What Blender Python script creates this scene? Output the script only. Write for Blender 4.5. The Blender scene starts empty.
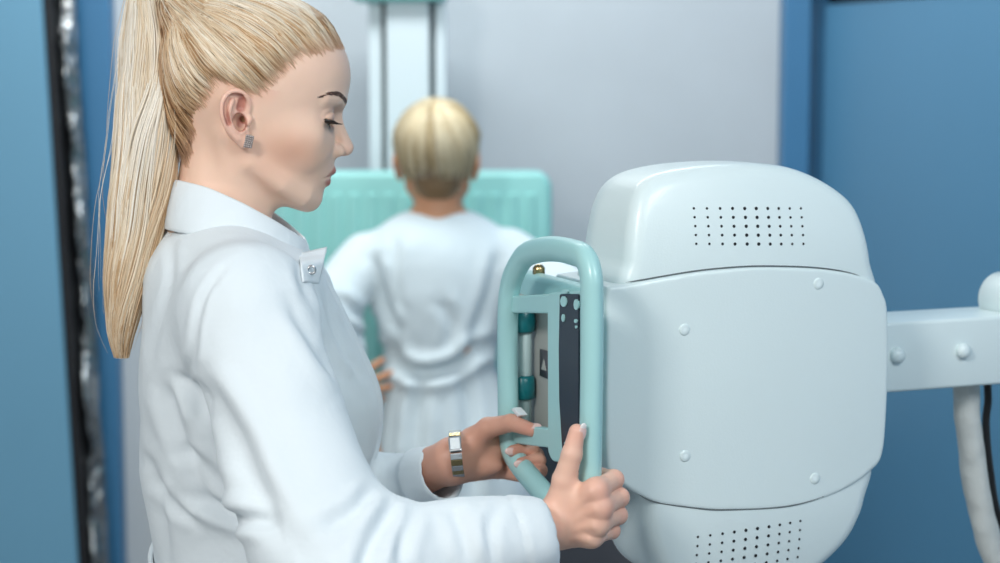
import bpy, bmesh, math
import numpy as np
from mathutils import Vector, Matrix

# ------------------------------------------------------------------ camera model
F = 1900.0
TH = math.radians(6.5)
CAM = np.array([0.0, 0.0, 1.6])
FWD = np.array([0.0, math.cos(TH), -math.sin(TH)])
UP = np.array([0.0, math.sin(TH), math.cos(TH)])
RT = np.array([1.0, 0.0, 0.0])
rng = np.random.default_rng(7)


def ray(px, py):
    return FWD + RT * ((px - 500.0) / F) + UP * ((281.5 - py) / F)


def at(px, py, d):
    """World point of photograph position (px, py) at distance d along the view axis."""
    return CAM + d * ray(px, py)


def ray_plane(px, py, o, n):
    r = ray(px, py)
    return CAM + r * (np.dot(np.asarray(o) - CAM, n) / np.dot(r, n))


# ------------------------------------------------------------------ scene helpers
SC = bpy.context.scene
COL = SC.collection


def srgb(r, g, b):
    def f(c):
        c /= 255.0
        return c / 12.92 if c <= 0.04045 else ((c + 0.055) / 1.055) ** 2.4
    return (f(r), f(g), f(b), 1.0)


def tag(o, label=None, cat=None, group=None, kind=None):
    if label: o['label'] = label
    if cat: o['category'] = cat
    if group: o['group'] = group
    if kind: o['kind'] = kind
    return o


def empty(name, loc, rz=0.0):
    o = bpy.data.objects.new(name, None)
    o.empty_display_size = 0.1
    o.location = loc
    o.rotation_euler = (0, 0, rz)
    COL.objects.link(o)
    return o


def mesh_obj(name, V, Fc, mat, parent=None, smooth=True, colors=None, local=True):
    """One mesh object. V (n,3); Fc a list of faces or an (m,k) array. With local=False V is in world space and is moved into the parent's space."""
    V = np.asarray(V, dtype=np.float64)
    if parent is not None and not local:
        M = np.array(parent_world(parent).inverted())
        V = V @ M[:3, :3].T + M[:3, 3]
    me = bpy.data.meshes.new(name)
    if isinstance(Fc, np.ndarray):
        m, k = Fc.shape
        me.vertices.add(len(V)); me.vertices.foreach_set('co', V.astype(np.float32).ravel())
        me.loops.add(m * k); me.loops.foreach_set('vertex_index', Fc.astype(np.int32).ravel())
        me.polygons.add(m)
        me.polygons.foreach_set('loop_start', (np.arange(m) * k).astype(np.int32))
        me.update(calc_edges=True)
    else:
        me.from_pydata([tuple(v) for v in V], [], [tuple(int(i) for i in f) for f in Fc])
        me.update()
    me.validate()
    if colors is not None:
        ca = me.attributes.new('col', 'FLOAT_COLOR', 'POINT')
        c4 = np.ones((len(V), 4), dtype=np.float32); c4[:, :3] = colors
        ca.data.foreach_set('color', c4.ravel())
    me.polygons.foreach_set('use_smooth', np.full(len(me.polygons), smooth, dtype=bool))
    if mat is not None:
        me.materials.append(mat)
    o = bpy.data.objects.new(name, me)
    COL.objects.link(o)
    if parent is not None:
        o.parent = parent
    return o


def parent_world(o):
    M = Matrix.LocRotScale(o.location, o.rotation_euler, o.scale)
    return parent_world(o.parent) @ M if o.parent else M


def bevel(o, w, seg=3):
    m = o.modifiers.new('bevel', 'BEVEL'); m.width = w; m.segments = seg; m.limit_method = 'ANGLE'
    m.angle_limit = math.radians(40)
    return o


def box_vf(lo, hi):
    x0, y0, z0 = lo; x1, y1, z1 = hi
    V = [(x0, y0, z0), (x1, y0, z0), (x1, y1, z0), (x0, y1, z0), (x0, y0, z1), (x1, y0, z1), (x1, y1, z1), (x0, y1, z1)]
    Fc = [(0, 3, 2, 1), (4, 5, 6, 7), (0, 1, 5, 4), (1, 2, 6, 5), (2, 3, 7, 6), (3, 0, 4, 7)]
    return V, Fc


def merge(*parts):
    V, Fc = [], []
    for v, f in parts:
        n = len(V)
        V += [tuple(p) for p in v]
        Fc += [tuple(i + n for i in q) for q in f]
    return V, Fc


def prism(poly, axis, a0, a1):
    """Extrude a 2-D outline along axis ('x','y','z')."""
    n = len(poly)
    def put(p, t):
        return {'x': (t, p[0], p[1]), 'y': (p[0], t, p[1]), 'z': (p[0], p[1], t)}[axis]
    V = [put(p, a0) for p in poly] + [put(p, a1) for p in poly]
    Fc = [tuple(range(n - 1, -1, -1)), tuple(range(n, 2 * n))]
    Fc += [(i, (i + 1) % n, n + (i + 1) % n, n + i) for i in range(n)]
    return V, Fc


def catmull(P, n=12, closed=False):
    P = np.asarray(P, float)
    out = []
    m = len(P)
    rng_i = range(m) if closed else range(m - 1)
    for i in rng_i:
        if closed:
            p0, p1, p2, p3 = P[(i - 1) % m], P[i], P[(i + 1) % m], P[(i + 2) % m]
        else:
            p0, p1, p2, p3 = P[max(i - 1, 0)], P[i], P[i + 1], P[min(i + 2, m - 1)]
        for t in np.linspace(0, 1, n, endpoint=False):
            out.append(0.5 * ((2 * p1) + (-p0 + p2) * t + (2 * p0 - 5 * p1 + 4 * p2 - p3) * t * t + (-p0 + 3 * p1 - 3 * p2 + p3) * t ** 3))
    if not closed:
        out.append(P[-1])
    return np.array(out)


def tube_vf(path, ra, rb=None, sides=16, closed=False, ref=(0, 0, 1), taper=None, cap=True):
    """Sweep an ellipse (ra across ref, rb along ref) along a path."""
    path = np.asarray(path, float); n = len(path)
    rb = ra if rb is None else rb
    T = np.zeros_like(path)
    if closed:
        T = np.roll(path, -1, 0) - np.roll(path, 1, 0)
    else:
        T[1:-1] = path[2:] - path[:-2]; T[0] = path[1] - path[0]; T[-1] = path[-1] - path[-2]
    T /= np.linalg.norm(T, axis=1)[:, None]
    ref = np.asarray(ref, float)
    A = np.cross(T, ref)
    bad = np.linalg.norm(A, axis=1) < 1e-4
    A[bad] = np.cross(T[bad], (0.3, 1, 0.2))
    A /= np.linalg.norm(A, axis=1)[:, None]
    B = np.cross(A, T)
    V = []
    for i in range(n):
        k = 1.0 if taper is None else taper[i]
        for j in range(sides):
            t = 2 * math.pi * j / sides
            V.append(path[i] + A[i] * (ra * k * math.cos(t)) + B[i] * (rb * k * math.sin(t)))
    Fc = []
    for i in range(n if closed else n - 1):
        i2 = (i + 1) % n
        for j in range(sides):
            j2 = (j + 1) % sides
            Fc.append((i * sides + j, i * sides + j2, i2 * sides + j2, i2 * sides + j))
    if not closed and cap:
        Fc.append(tuple(range(sides - 1, -1, -1)))
        Fc.append(tuple((n - 1) * sides + j for j in range(sides)))
    return V, Fc


def lathe_vf(profile, c, axis, sides=24):
    """Revolve (radius, height) pairs round axis through c."""
    c = np.asarray(c, float); w = np.asarray(axis, float); w /= np.linalg.norm(w)
    u = np.cross(w, (0.31, 0.2, 0.93)); u /= np.linalg.norm(u); v = np.cross(w, u)
    V = [c + w * h + (u * math.cos(2 * math.pi * j / sides) + v * math.sin(2 * math.pi * j / sides)) * r for r, h in profile for j in range(sides)]
    Fc = []
    n = len(profile)
    for i in range(n - 1):
        for j in range(sides):
            j2 = (j + 1) % sides
            Fc.append((i * sides + j, i * sides + j2, (i + 1) * sides + j2, (i + 1) * sides + j))
    Fc.append(tuple(range(sides - 1, -1, -1))); Fc.append(tuple((n - 1) * sides + j for j in range(sides)))
    return V, Fc


def ellipsoid_vf(c, r, R=None, nu=16, nv=10):
    R = np.eye(3) if R is None else np.asarray(R)
    V = [(0, 0, 1)]
    for i in range(1, nv):
        ph = math.pi * i / nv
        V += [(math.sin(ph) * math.cos(2 * math.pi * j / nu), math.sin(ph) * math.sin(2 * math.pi * j / nu), math.cos(ph)) for j in range(nu)]
    V.append((0, 0, -1))
    V = np.array(V) * np.asarray(r)
    V = V @ R.T + np.asarray(c)
    Fc = [(0, 1 + j, 1 + (j + 1) % nu) for j in range(nu)]
    for i in range(nv - 2):
        for j in range(nu):
            Fc.append((1 + i * nu + j, 1 + (i + 1) * nu + j, 1 + (i + 1) * nu + (j + 1) % nu, 1 + i * nu + (j + 1) % nu))
    e = len(V) - 1
    Fc += [(e, 1 + (nv - 2) * nu + (j + 1) % nu, 1 + (nv - 2) * nu + j) for j in range(nu)]
    return V, Fc


def strands_vf(paths, radii, sides=3):
    """Many thin tapering tubes: paths (S,K,3), radii (S,K)."""
    S, K, _ = paths.shape
    T = np.zeros_like(paths)
    T[:, 1:-1] = paths[:, 2:] - paths[:, :-2]
    T[:, 0] = paths[:, 1] - paths[:, 0]; T[:, -1] = paths[:, -1] - paths[:, -2]
    T /= np.linalg.norm(T, axis=2)[:, :, None] + 1e-12
    ref = np.array([0.37, 0.81, 0.45])
    A = np.cross(T, ref); A /= np.linalg.norm(A, axis=2)[:, :, None] + 1e-9
    B = np.cross(T, A)
    V = np.zeros((S, K, sides, 3))
    for j in range(sides):
        t = 2 * math.pi * j / sides
        V[:, :, j] = paths + (A * math.cos(t) + B * math.sin(t)) * radii[:, :, None]
    idx = np.arange(S * K * sides).reshape(S, K, sides)
    a = idx[:, :-1, :]; b = np.roll(a, -1, 2); d = idx[:, 1:, :]; c = np.roll(d, -1, 2)
    Fc = np.stack([a, b, c, d], -1).reshape(-1, 4)
    return V.reshape(-1, 3), Fc


# ------------------------------------------------------------------ signed-distance modelling
def smin(a, b, k):
    h = np.clip(0.5 + 0.5 * (b - a) / k, 0, 1)
    return b + (a - b) * h - k * h * (1 - h)


def smax(a, b, k):
    return -smin(-a, -b, k)


def s_ell(p, c, r):
    q = p - np.asarray(c); r = np.asarray(r, float)
    k0 = np.sqrt(((q / r) ** 2).sum(1)); k1 = np.sqrt(((q / (r * r)) ** 2).sum(1)) + 1e-9
    return k0 * (k0 - 1) / k1


def s_cone(p, a, b, ra, rb):
    a = np.asarray(a, float); b = np.asarray(b, float)
    ab = b - a
    t = np.clip(((p - a) @ ab) / (ab @ ab), 0, 1)
    return np.sqrt(((p - a - t[:, None] * ab) ** 2).sum(1)) - (ra + (rb - ra) * t)


def s_chain(p, pts, rs, k=0.0):
    d = None
    for i in range(len(pts) - 1):
        e = s_cone(p, pts[i], pts[i + 1], rs[i], rs[i + 1])
        d = e if d is None else (np.minimum(d, e) if k == 0 else smin(d, e, k))
    return d


def ell2(x, y, A, W):
    """Approximate distance to an ellipse of half-axes A, W."""
    k0 = np.sqrt((x / A) ** 2 + (y / W) ** 2); k1 = np.sqrt((x / (A * A)) ** 2 + (y / (W * W)) ** 2) + 1e-9
    return k0 * (k0 - 1) / k1


def smooth_table(xs, ys, n=600, sig=0.03):
    xs = np.asarray(xs, float); ys = np.asarray(ys, float)
    X = np.linspace(xs[0], xs[-1], n); Y = np.interp(X, xs, ys)
    w = max(1, int(sig * n)); k = np.exp(-0.5 * (np.arange(-3 * w, 3 * w + 1) / w) ** 2); k /= k.sum()
    Yp = np.concatenate([2 * Y[0] - Y[1:3 * w + 1][::-1], Y, 2 * Y[-1] - Y[-3 * w - 1:-1][::-1]])
    return X, np.convolve(Yp, k, 'valid')


def sdf_mesh(f, lo, hi, h, block=8, newton=2, slack=1.8):
    """Surface-nets mesh of f<0, evaluated only in blocks near the surface."""
    lo = np.asarray(lo, float); hi = np.asarray(hi, float)
    nb = np.maximum(1, np.ceil((hi - lo) / (h * block)).astype(int))
    n = nb * block
    G = np.full(tuple(n), 1.0, np.float32)
    bi = np.stack(np.meshgrid(*[np.arange(k) for k in nb], indexing='ij'), -1).reshape(-1, 3)
    cen = lo + (bi * block + (block - 1) / 2) * h
    d = f(cen)
    half = (block / 2 + 1) * h * math.sqrt(3)
    act = np.abs(d) < half * slack
    G6 = G.reshape(nb[0], block, nb[1], block, nb[2], block)
    ina = bi[~act]
    G6[ina[:, 0], :, ina[:, 1], :, ina[:, 2], :] = np.sign(d[~act]).astype(np.float32)[:, None, None, None]
    A = bi[act]
    off = np.stack(np.meshgrid(*[np.arange(block)] * 3, indexing='ij'), -1).reshape(-1, 3)
    for s in range(0, len(A), 600):
        B = A[s:s + 600]
        P = lo + (B[:, None, :] * block + off[None]) * h
        v = f(P.reshape(-1, 3)).astype(np.float32).reshape(len(B), block, block, block)
        G6[B[:, 0], :, B[:, 1], :, B[:, 2], :] = v
    G = G6.reshape(tuple(n))
    G[0] = np.maximum(G[0], h); G[-1] = np.maximum(G[-1], h)
    G[:, 0] = np.maximum(G[:, 0], h); G[:, -1] = np.maximum(G[:, -1], h)
    G[:, :, 0] = np.maximum(G[:, :, 0], h); G[:, :, -1] = np.maximum(G[:, :, -1], h)
    ins = G < 0
    cnt = np.zeros(tuple(n - 1), np.int8)
    C8 = [(i, j, k) for i in (0, 1) for j in (0, 1) for k in (0, 1)]
    sl = lambda o: tuple(slice(a, a + m - 1) for a, m in zip(o, n))
    for o in C8:
        cnt += ins[sl(o)]
    cells = np.argwhere((cnt > 0) & (cnt < 8))
    ids = np.full(tuple(n - 1), -1, np.int64)
    ids[cells[:, 0], cells[:, 1], cells[:, 2]] = np.arange(len(cells))
    S = np.zeros((len(cells), 3)); N = np.zeros(len(cells))
    for o in C8:
        for ax in range(3):
            if o[ax]: continue
            o2 = list(o); o2[ax] = 1
            a = G[tuple((cells + o).T)]; b = G[tuple((cells + o2).T)]
            m = (a < 0) != (b < 0)
            t = np.where(m, a / np.where(m, a - b, 1), 0)
            q = np.tile(np.asarray(o, float), (len(cells), 1)); q[:, ax] = t
            S += q * m[:, None]; N += m
    V = lo + (cells + S / N[:, None]) * h
    quads = []
    for ax in range(3):
        b, c = (ax + 1) % 3, (ax + 2) % 3
        s1 = [slice(None)] * 3; s2 = [slice(None)] * 3
        s1[ax] = slice(0, -1); s2[ax] = slice(1, None)
        i1 = ins[tuple(s1)]; i2 = ins[tuple(s2)]
        E = np.argwhere(i1 != i2)
        E = E[(E[:, b] > 0) & (E[:, c] > 0) & (E[:, b] < n[b] - 1) & (E[:, c] < n[c] - 1)]
        if not len(E): continue
        fl = i1[tuple(E.T)]
        def idn(db, dc):
            q = E.copy(); q[:, b] += db; q[:, c] += dc
            return ids[tuple(q.T)]
        q = np.stack([idn(-1, -1), idn(0, -1), idn(0, 0), idn(-1, 0)], -1)
        q[~fl] = q[~fl][:, ::-1]
        quads.append(q)
    Q = np.concatenate(quads)
    for _ in range(newton):
        e = h * 0.5
        v = f(V)
        g = np.stack([(f(V + e * np.eye(3)[i]) - f(V - e * np.eye(3)[i])) / (2 * e) for i in range(3)], -1)
        st = v / np.maximum((g ** 2).sum(1), 0.05)
        st = np.clip(st, -0.6 * h, 0.6 * h)
        V = V - g * st[:, None]
    return V, Q


def vnormals(V, Q):
    a = V[Q[:, 2]] - V[Q[:, 0]]; b = V[Q[:, 3]] - V[Q[:, 1]]
    n = np.cross(a, b)
    N = np.zeros_like(V)
    for i in range(4):
        np.add.at(N, Q[:, i], n)
    return N / (np.linalg.norm(N, axis=1)[:, None] + 1e-12)


def _hash(i, j, k, s):
    x = (i * 374761393 + j * 668265263 + k * 2147483647 + s * 144665) & 0xffffffff
    x = ((x ^ (x >> 13)) * 1274126177) & 0xffffffff
    return ((x ^ (x >> 16)) & 0xffff) / 32767.5 - 1.0


def noise(P, s=0):
    """Value noise, -1..1."""
    P = np.asarray(P, float)
    I = np.floor(P).astype(np.int64); Fr = P - I
    Fr = Fr * Fr * Fr * (Fr * (Fr * 6 - 15) + 10)
    r = 0
    for a in (0, 1):
        for b in (0, 1):
            for c in (0, 1):
                w = (Fr[:, 0] if a else 1 - Fr[:, 0]) * (Fr[:, 1] if b else 1 - Fr[:, 1]) * (Fr[:, 2] if c else 1 - Fr[:, 2])
                r = r + w * _hash(I[:, 0] + a, I[:, 1] + b, I[:, 2] + c, s)
    return r


def sstep(a, b, x):
    t = np.clip((x - a) / (b - a), 0, 1)
    return t * t * (3 - 2 * t)


class Poly2:
    """Signed distance of a closed 2-D outline, tabulated on a grid (optionally softened)."""
    def __init__(self, poly, pad=0.06, h=0.001, blur=0):
        P = np.asarray(poly, float)
        self.lo = P.min(0) - pad; hi = P.max(0) + pad; self.h = h
        n = np.ceil((hi - self.lo) / h).astype(int) + 1
        X = np.stack(np.meshgrid(*[self.lo[i] + h * np.arange(n[i]) for i in (0, 1)], indexing='ij'), -1)
        q = X.reshape(-1, 2)
        d = np.full(len(q), 1e9); s = np.zeros(len(q), bool)
        for i in range(len(P)):
            a, b = P[i], P[(i + 1) % len(P)]
            e = b - a; w = q - a
            t = np.clip((w @ e) / (e @ e + 1e-18), 0, 1)
            d = np.minimum(d, ((w - t[:, None] * e) ** 2).sum(1))
            c = ((a[1] > q[:, 1]) != (b[1] > q[:, 1]))
            xx = a[0] + (q[:, 1] - a[1]) * (b[0] - a[0]) / (b[1] - a[1] if b[1] != a[1] else 1e-12)
            s ^= c & (q[:, 0] < xx)
        d = np.sqrt(d); d[s] *= -1
        self.D = d.reshape(n)
        if blur:
            k = np.exp(-0.5 * (np.arange(-3 * blur, 3 * blur + 1) / blur) ** 2); k /= k.sum()
            D = np.pad(self.D, 3 * blur, mode='edge')
            D = np.apply_along_axis(lambda r: np.convolve(r, k, 'valid'), 0, D)
            D = np.apply_along_axis(lambda r: np.convolve(r, k, 'valid'), 1, D)
            self.D = D

    def __call__(self, u, v):
        x = (u - self.lo[0]) / self.h; y = (v - self.lo[1]) / self.h
        n = self.D.shape
        xc = np.clip(x, 0, n[0] - 1.001); yc = np.clip(y, 0, n[1] - 1.001)
        i = xc.astype(int); j = yc.astype(int); a = xc - i; b = yc - j
        D = self.D
        r = D[i, j] * (1 - a) * (1 - b) + D[i + 1, j] * a * (1 - b) + D[i, j + 1] * (1 - a) * b + D[i + 1, j + 1] * a * b
        return r + np.hypot(x - xc, y - yc) * self.h


# ------------------------------------------------------------------ materials
def mat(name, col, rough=0.5, metal=0.0, spec=0.5, bump=0.0, bscale=40.0, bdetail=4.0, sss=0.0, sssr=(0.01, 0.004, 0.002), var=0.0,
        vscale=6.0, attr=False, coat=0.0, sheen=0.0, stretch=None, trans=0.0):
    m = bpy.data.materials.new(name); m.use_nodes = True
    nt = m.node_tree; b = nt.nodes['Principled BSDF']
    b.inputs['Roughness'].default_value = rough
    b.inputs['Metallic'].default_value = metal
    b.inputs['Specular IOR Level'].default_value = spec
    b.inputs['Coat Weight'].default_value = coat
    b.inputs['Sheen Weight'].default_value = sheen
    if sss:
        b.inputs['Subsurface Weight'].default_value = sss
        b.inputs['Subsurface Radius'].default_value = (1.0, 0.4, 0.2)
        b.inputs['Subsurface Scale'].default_value = sssr[0]
    L = nt.links.new
    co = nt.nodes.new('ShaderNodeTexCoord')
    vec = co.outputs['Object']
    if stretch:
        mp = nt.nodes.new('ShaderNodeMapping'); mp.inputs['Scale'].default_value = stretch
        L(vec, mp.inputs['Vector']); vec = mp.outputs['Vector']
    if attr:
        at_ = nt.nodes.new('ShaderNodeAttribute'); at_.attribute_name = 'col'
        src = at_.outputs['Color']
    else:
        rgb = nt.nodes.new('ShaderNodeRGB'); rgb.outputs[0].default_value = col
        src = rgb.outputs[0]
    if var:
        nz = nt.nodes.new('ShaderNodeTexNoise'); nz.inputs['Scale'].default_value = vscale; nz.inputs['Detail'].default_value = 3
        L(vec, nz.inputs['Vector'])
        mr = nt.nodes.new('ShaderNodeMapRange')
        mr.inputs['From Min'].default_value = 0.3; mr.inputs['From Max'].default_value = 0.7
        mr.inputs['To Min'].default_value = 1 - var; mr.inputs['To Max'].default_value = 1 + var
        L(nz.outputs['Fac'], mr.inputs['Value'])
        mx = nt.nodes.new('ShaderNodeVectorMath'); mx.operation = 'SCALE'
        L(src, mx.inputs[0]); L(mr.outputs[0], mx.inputs['Scale'])
        src = mx.outputs[0]
    L(src, b.inputs['Base Color'])
    if bump:
        n2 = nt.nodes.new('ShaderNodeTexNoise'); n2.inputs['Scale'].default_value = bscale; n2.inputs['Detail'].default_value = bdetail
        L(vec, n2.inputs['Vector'])
        bp = nt.nodes.new('ShaderNodeBump'); bp.inputs['Strength'].default_value = 1.0; bp.inputs['Distance'].default_value = bump
        L(n2.outputs['Fac'], bp.inputs['Height']); L(bp.outputs[0], b.inputs['Normal'])
    return m


M_WALL = mat('grey_wall_paint', srgb(196, 202, 207), 0.6, bump=0.0005, bscale=60, var=0.02)
M_WALLLOW = mat('darkened_lower_wall', srgb(92, 92, 98), 0.6, var=0.03)
M_BLUE = mat('blue_door_laminate', srgb(82, 134, 168), 0.42, var=0.02, vscale=2)
M_BLUEL = mat('pale_blue_laminate', srgb(112, 164, 192), 0.42, var=0.02, vscale=2)
M_BLUED = mat('deep_blue_frame_paint', srgb(64, 122, 164), 0.4, var=0.02)
M_FLOOR = mat('grey_vinyl_floor', srgb(120, 124, 128), 0.4, var=0.05, vscale=30)
M_CEIL = mat('white_ceiling_paint', srgb(225, 228, 230), 0.8, var=0.01)
M_BLACK = mat('black_rubber', srgb(22, 22, 26), 0.5, var=0.05)
M_CHROME = mat('crumpled_chrome', srgb(165, 168, 170), 0.24, metal=1.0, bump=0.03, bscale=14, bdetail=2, stretch=(1.6, 1.6, 0.8))
M_GREYTRIM = mat('taupe_grey_trim', srgb(150, 150, 152), 0.5, var=0.02)
M_SHELL = mat('off_white_plastic_shell', srgb(222, 235, 236), 0.34, bump=0.00012, bscale=500, var=0.01, coat=0.15)
M_SHELLD = mat('pale_green_grey_plastic', srgb(176, 198, 198), 0.4, var=0.01)
M_TEAL = mat('pale_teal_plastic', srgb(168, 213, 213), 0.32, var=0.012, coat=0.1)
M_BUCKY = mat('teal_bucky_plastic', srgb(150, 211, 206), 0.4, var=0.015)
M_KNOB = mat('dark_teal_knob_plastic', srgb(10, 104, 110), 0.3, var=0.05)
M_PANEL = mat('beige_grey_panel', srgb(168, 168, 164), 0.45, var=0.03)
M_DARKGREY = mat('dark_grey_plastic', srgb(74, 74, 80), 0.5, var=0.04)
M_SCREEN = mat('navy_display_glass', srgb(16, 26, 42), 0.25, spec=0.5, var=0.05)
M_WHITE = mat('white_plastic', srgb(232, 236, 238), 0.4, var=0.01)
M_COLUMN = mat('white_column_enamel', srgb(214, 224, 228), 0.35, var=0.01)
M_SLOT = mat('grey_column_slot', srgb(96, 104, 106), 0.5, var=0.03)
M_HOSE = mat('grey_woven_hose', srgb(196, 200, 198), 0.8, bump=0.003, bscale=45, var=0.08, vscale=30)
M_STEEL = mat('brushed_steel', srgb(205, 206, 208), 0.25, metal=1.0, bump=0.0002, bscale=300)
M_GOLD = mat('gold_steel_links', srgb(170, 152, 112), 0.25, metal=1.0, bump=0.0003, bscale=300)
M_SKIN = mat('skin', srgb(230, 190, 170), 0.42, spec=0.4, bump=0.00012, bscale=900, sss=0.12, sssr=(0.006,), var=0.02, vscale=40, attr=True)
M_SKINP = mat('tanned_skin', srgb(205, 150, 115), 0.5, sss=0.08, sssr=(0.006,), var=0.02, vscale=40, attr=True)
M_COAT = mat('white_coat_cotton', srgb(226, 233, 237), 0.78, spec=0.25, bump=0.0025, bscale=26, bdetail=3, var=0.008, sheen=0.1)
M_GOWN = mat('white_gown_fabric', srgb(216, 227, 231), 0.85, spec=0.2, bump=0.004, bscale=14, bdetail=3, var=0.015, sheen=0.1)
M_TROUSER = mat('white_trousers', srgb(225, 228, 232), 0.85, bump=0.002, bscale=30, var=0.01)
M_SHOE = mat('white_leather_shoe', srgb(225, 225, 225), 0.4, var=0.02)
M_HAIR = mat('blonde_hair', (1, 1, 1, 1), 0.38, spec=0.5, attr=True, var=0.02, vscale=60)
M_EYE = mat('eye_surface', (1, 1, 1, 1), 0.08, spec=0.5, attr=True)
M_LASH = mat('dark_lash', srgb(28, 20, 18), 0.6, var=0.05)
M_BROW = mat('brown_brow_hair', srgb(104, 80, 68), 0.6, var=0.05)
M_STUD = mat('crystal_stud', srgb(160, 150, 147), 0.42, metal=0.35, var=0.1, vscale=400)
M_NAIL = mat('fingernail', srgb(236, 200, 192), 0.2, var=0.02, coat=0.4)
M_NAILTIP = mat('white_fingernail', srgb(240, 232, 228), 0.2, var=0.02, coat=0.4)

# ================================================================== THE ROOM
def struct(name, V, Fc, m):
    o = mesh_obj(name, V, Fc, m, smooth=False)
    o['kind'] = 'structure'
    return o


YB = 4.5
X_L = -0.905            # where the grey wall meets the blue panelling on the left
X_R = 0.657             # and on the right
struct('floor', *box_vf((-3.2, -1.5, -0.1), (3.2, YB + 0.3, 0.0)), M_FLOOR)
struct('ceiling', *box_vf((-3.2, -1.5, 2.9), (3.2, YB + 0.3, 3.0)), M_CEIL)
struct('wall_back', *box_vf((X_L, YB, 0.0), (X_R, YB + 0.1, 2.9)), M_WALL)
bevel(struct('shade_panel_1', *box_vf((-0.25, YB - 0.02, 0.0), (X_R, YB - 0.001, at(560, 443, 4.5)[2])), M_WALLLOW), 0.004)  # dark sheet: darkness of the lower wall put into its colour
# left of the grey wall: blue frame, crumpled chrome seal, pale blue door leaf
struct('wall_left', *box_vf((-3.2, YB, 0.0), (X_L, YB + 0.1, 2.9)), M_BLUED)
bevel(struct('trim_3', *box_vf((-1.03, YB - 0.05, 0.0), (X_L - 0.001, YB - 0.001, 2.9)), M_BLUED), 0.006)


def leaning(name, px_top, px_bot, d0, d1, m, zt=2.3):
    """A near-upright bar that follows two picture edges at the back of the room."""
    a0 = at(px_top[0], 0, d0); b0 = at(px_bot[0], 563, d0)
    a1 = at(px_top[1], 0, d0); b1 = at(px_bot[1], 563, d0)
    def ext(a, b, z):
        t = (z - a[2]) / (b[2] - a[2]); return a[0] + (b[0] - a[0]) * t
    V = []
    for y in (d0, d1):
        for z in (0.02, zt):
            V += [(ext(a0, b0, z), y, z), (ext(a1, b1, z), y, z)]
    Fc = [(0, 1, 3, 2), (4, 6, 7, 5), (0, 4, 5, 1), (2, 3, 7, 6), (0, 2, 6, 4), (1, 5, 7, 3)]
    o = struct(name, V, Fc, m)
    return o


bevel(leaning('trim_4', (47, 55), (68, 77), 4.34, 4.44, M_BLACK), 0.004)
# the metal seal strip, subdivided and crumpled
def seal_strip():
    n = 160; k = 9
    V = []; Fc = []
    for i in range(n + 1):
        z = 0.02 + (2.28) * i / n
        ta = at(56, 0, 4.38); tb = at(77, 563, 4.38); t = (z - ta[2]) / (tb[2] - ta[2]); xl = ta[0] + (tb[0] - ta[0]) * t
        ta = at(79, 0, 4.38); tb = at(98, 563, 4.38); t = (z - ta[2]) / (tb[2] - ta[2]); xr = ta[0] + (tb[0] - ta[0]) * t
        for j in range(k):
            u = j / (k - 1)
            y = 4.40 - 0.03 * math.sin(math.pi * u)
            V.append((xl + (xr - xl) * u, y, z))
    V = np.array(V)
    V[:, 1] += 0.020 * noise(np.stack([V[:, 0] * 22, V[:, 1] * 0, V[:, 2] * 8 + V[:, 0] * 10], -1), 3) + 0.006 * noise(np.stack([V[:, 0] * 60, V[:, 1] * 0, V[:, 2] * 24], -1), 5)
    for i in range(n):
        for j in range(k - 1):
            Fc.append((i * k + j, i * k + j + 1, (i + 1) * k + j + 1, (i + 1) * k + j))
    o = mesh_obj('trim_5', V, Fc, M_CHROME)
    o['kind'] = 'structure'
    s = o.modifiers.new('thick', 'SOLIDIFY'); s.thickness = 0.004; s.offset = -1
seal_strip()
bevel(leaning('door_2', (-330, 46), (-330, 67), 4.33, 4.39, M_BLUEL), 0.004)

# right of the grey wall: blue post, then the blue sliding door that runs towards the viewer
bevel(struct('trim_6', *box_vf((X_R + 0.001, YB - 0.07, 0.0), (0.722, YB + 0.1, 2.9)), M_BLUED), 0.006)
struct('trim_7', *box_vf((0.722, YB - 0.02, 0.0), (0.86, YB + 0.1, 2.9)), M_BLUED)
A = np.array([0.748, 4.42]); Bv = np.array([0.27, -0.96]); Bv /= np.linalg.norm(Bv)
ZD = at(824, 5, 4.4)[2]
nrm = np.array([-Bv[1], Bv[0]])
if nrm[0] < 0: nrm = -nrm


def along_right(name, s0, s1, o0, o1, z0, z1, m):
    P = [A + Bv * s0 + nrm * o0, A + Bv * s1 + nrm * o0, A + Bv * s1 + nrm * o1, A + Bv * s0 + nrm * o1]
    V = [(p[0], p[1], z0) for p in P] + [(p[0], p[1], z1) for p in P]
    Fc = [(0, 3, 2, 1), (4, 5, 6, 7), (0, 1, 5, 4), (1, 2, 6, 5), (2, 3, 7, 6), (3, 0, 4, 7)]
    return struct(name, V, Fc, m)


bevel(along_right('door_1', 0.0, 2.3, 0.0, 0.05, 0.02, ZD, M_BLUE), 0.004)
along_right('trim_8', 0.0, 2.3, 0.012, 0.05, ZD, ZD + 0.028, M_BLACK)
along_right('wall_right', 0.0, 5.2, 0.05, 0.15, 0.0, 2.9, M_BLUED)
bevel(along_right('trim_9', 0.0, 2.35, -0.02, 0.05, ZD + 0.028, ZD + 0.12, M_BLUED), 0.004)

# ================================================================== X-RAY MACHINE
ALF = math.radians(22)
EU = np.array([math.cos(ALF), math.sin(ALF), 0]); ET = np.array([-math.sin(ALF), math.cos(ALF), 0])
M0 = at(612, 148, 1.85); M0[2] = 0
machine = empty('xray_machine', M0, ALF)
tag(machine, 'white x-ray tube head with dotted vents and teal handle on a side arm', 'x-ray machine')


def loc(P):
    q = np.asarray(P) - M0
    return np.array([q @ EU, q @ ET, q[2]])


def on_t(px, py, t=0.0):
    """Picture point on the plane at depth t of the machine: local (u, t, z)."""
    return loc(ray_plane(px, py, M0 + ET * t, ET))


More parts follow.
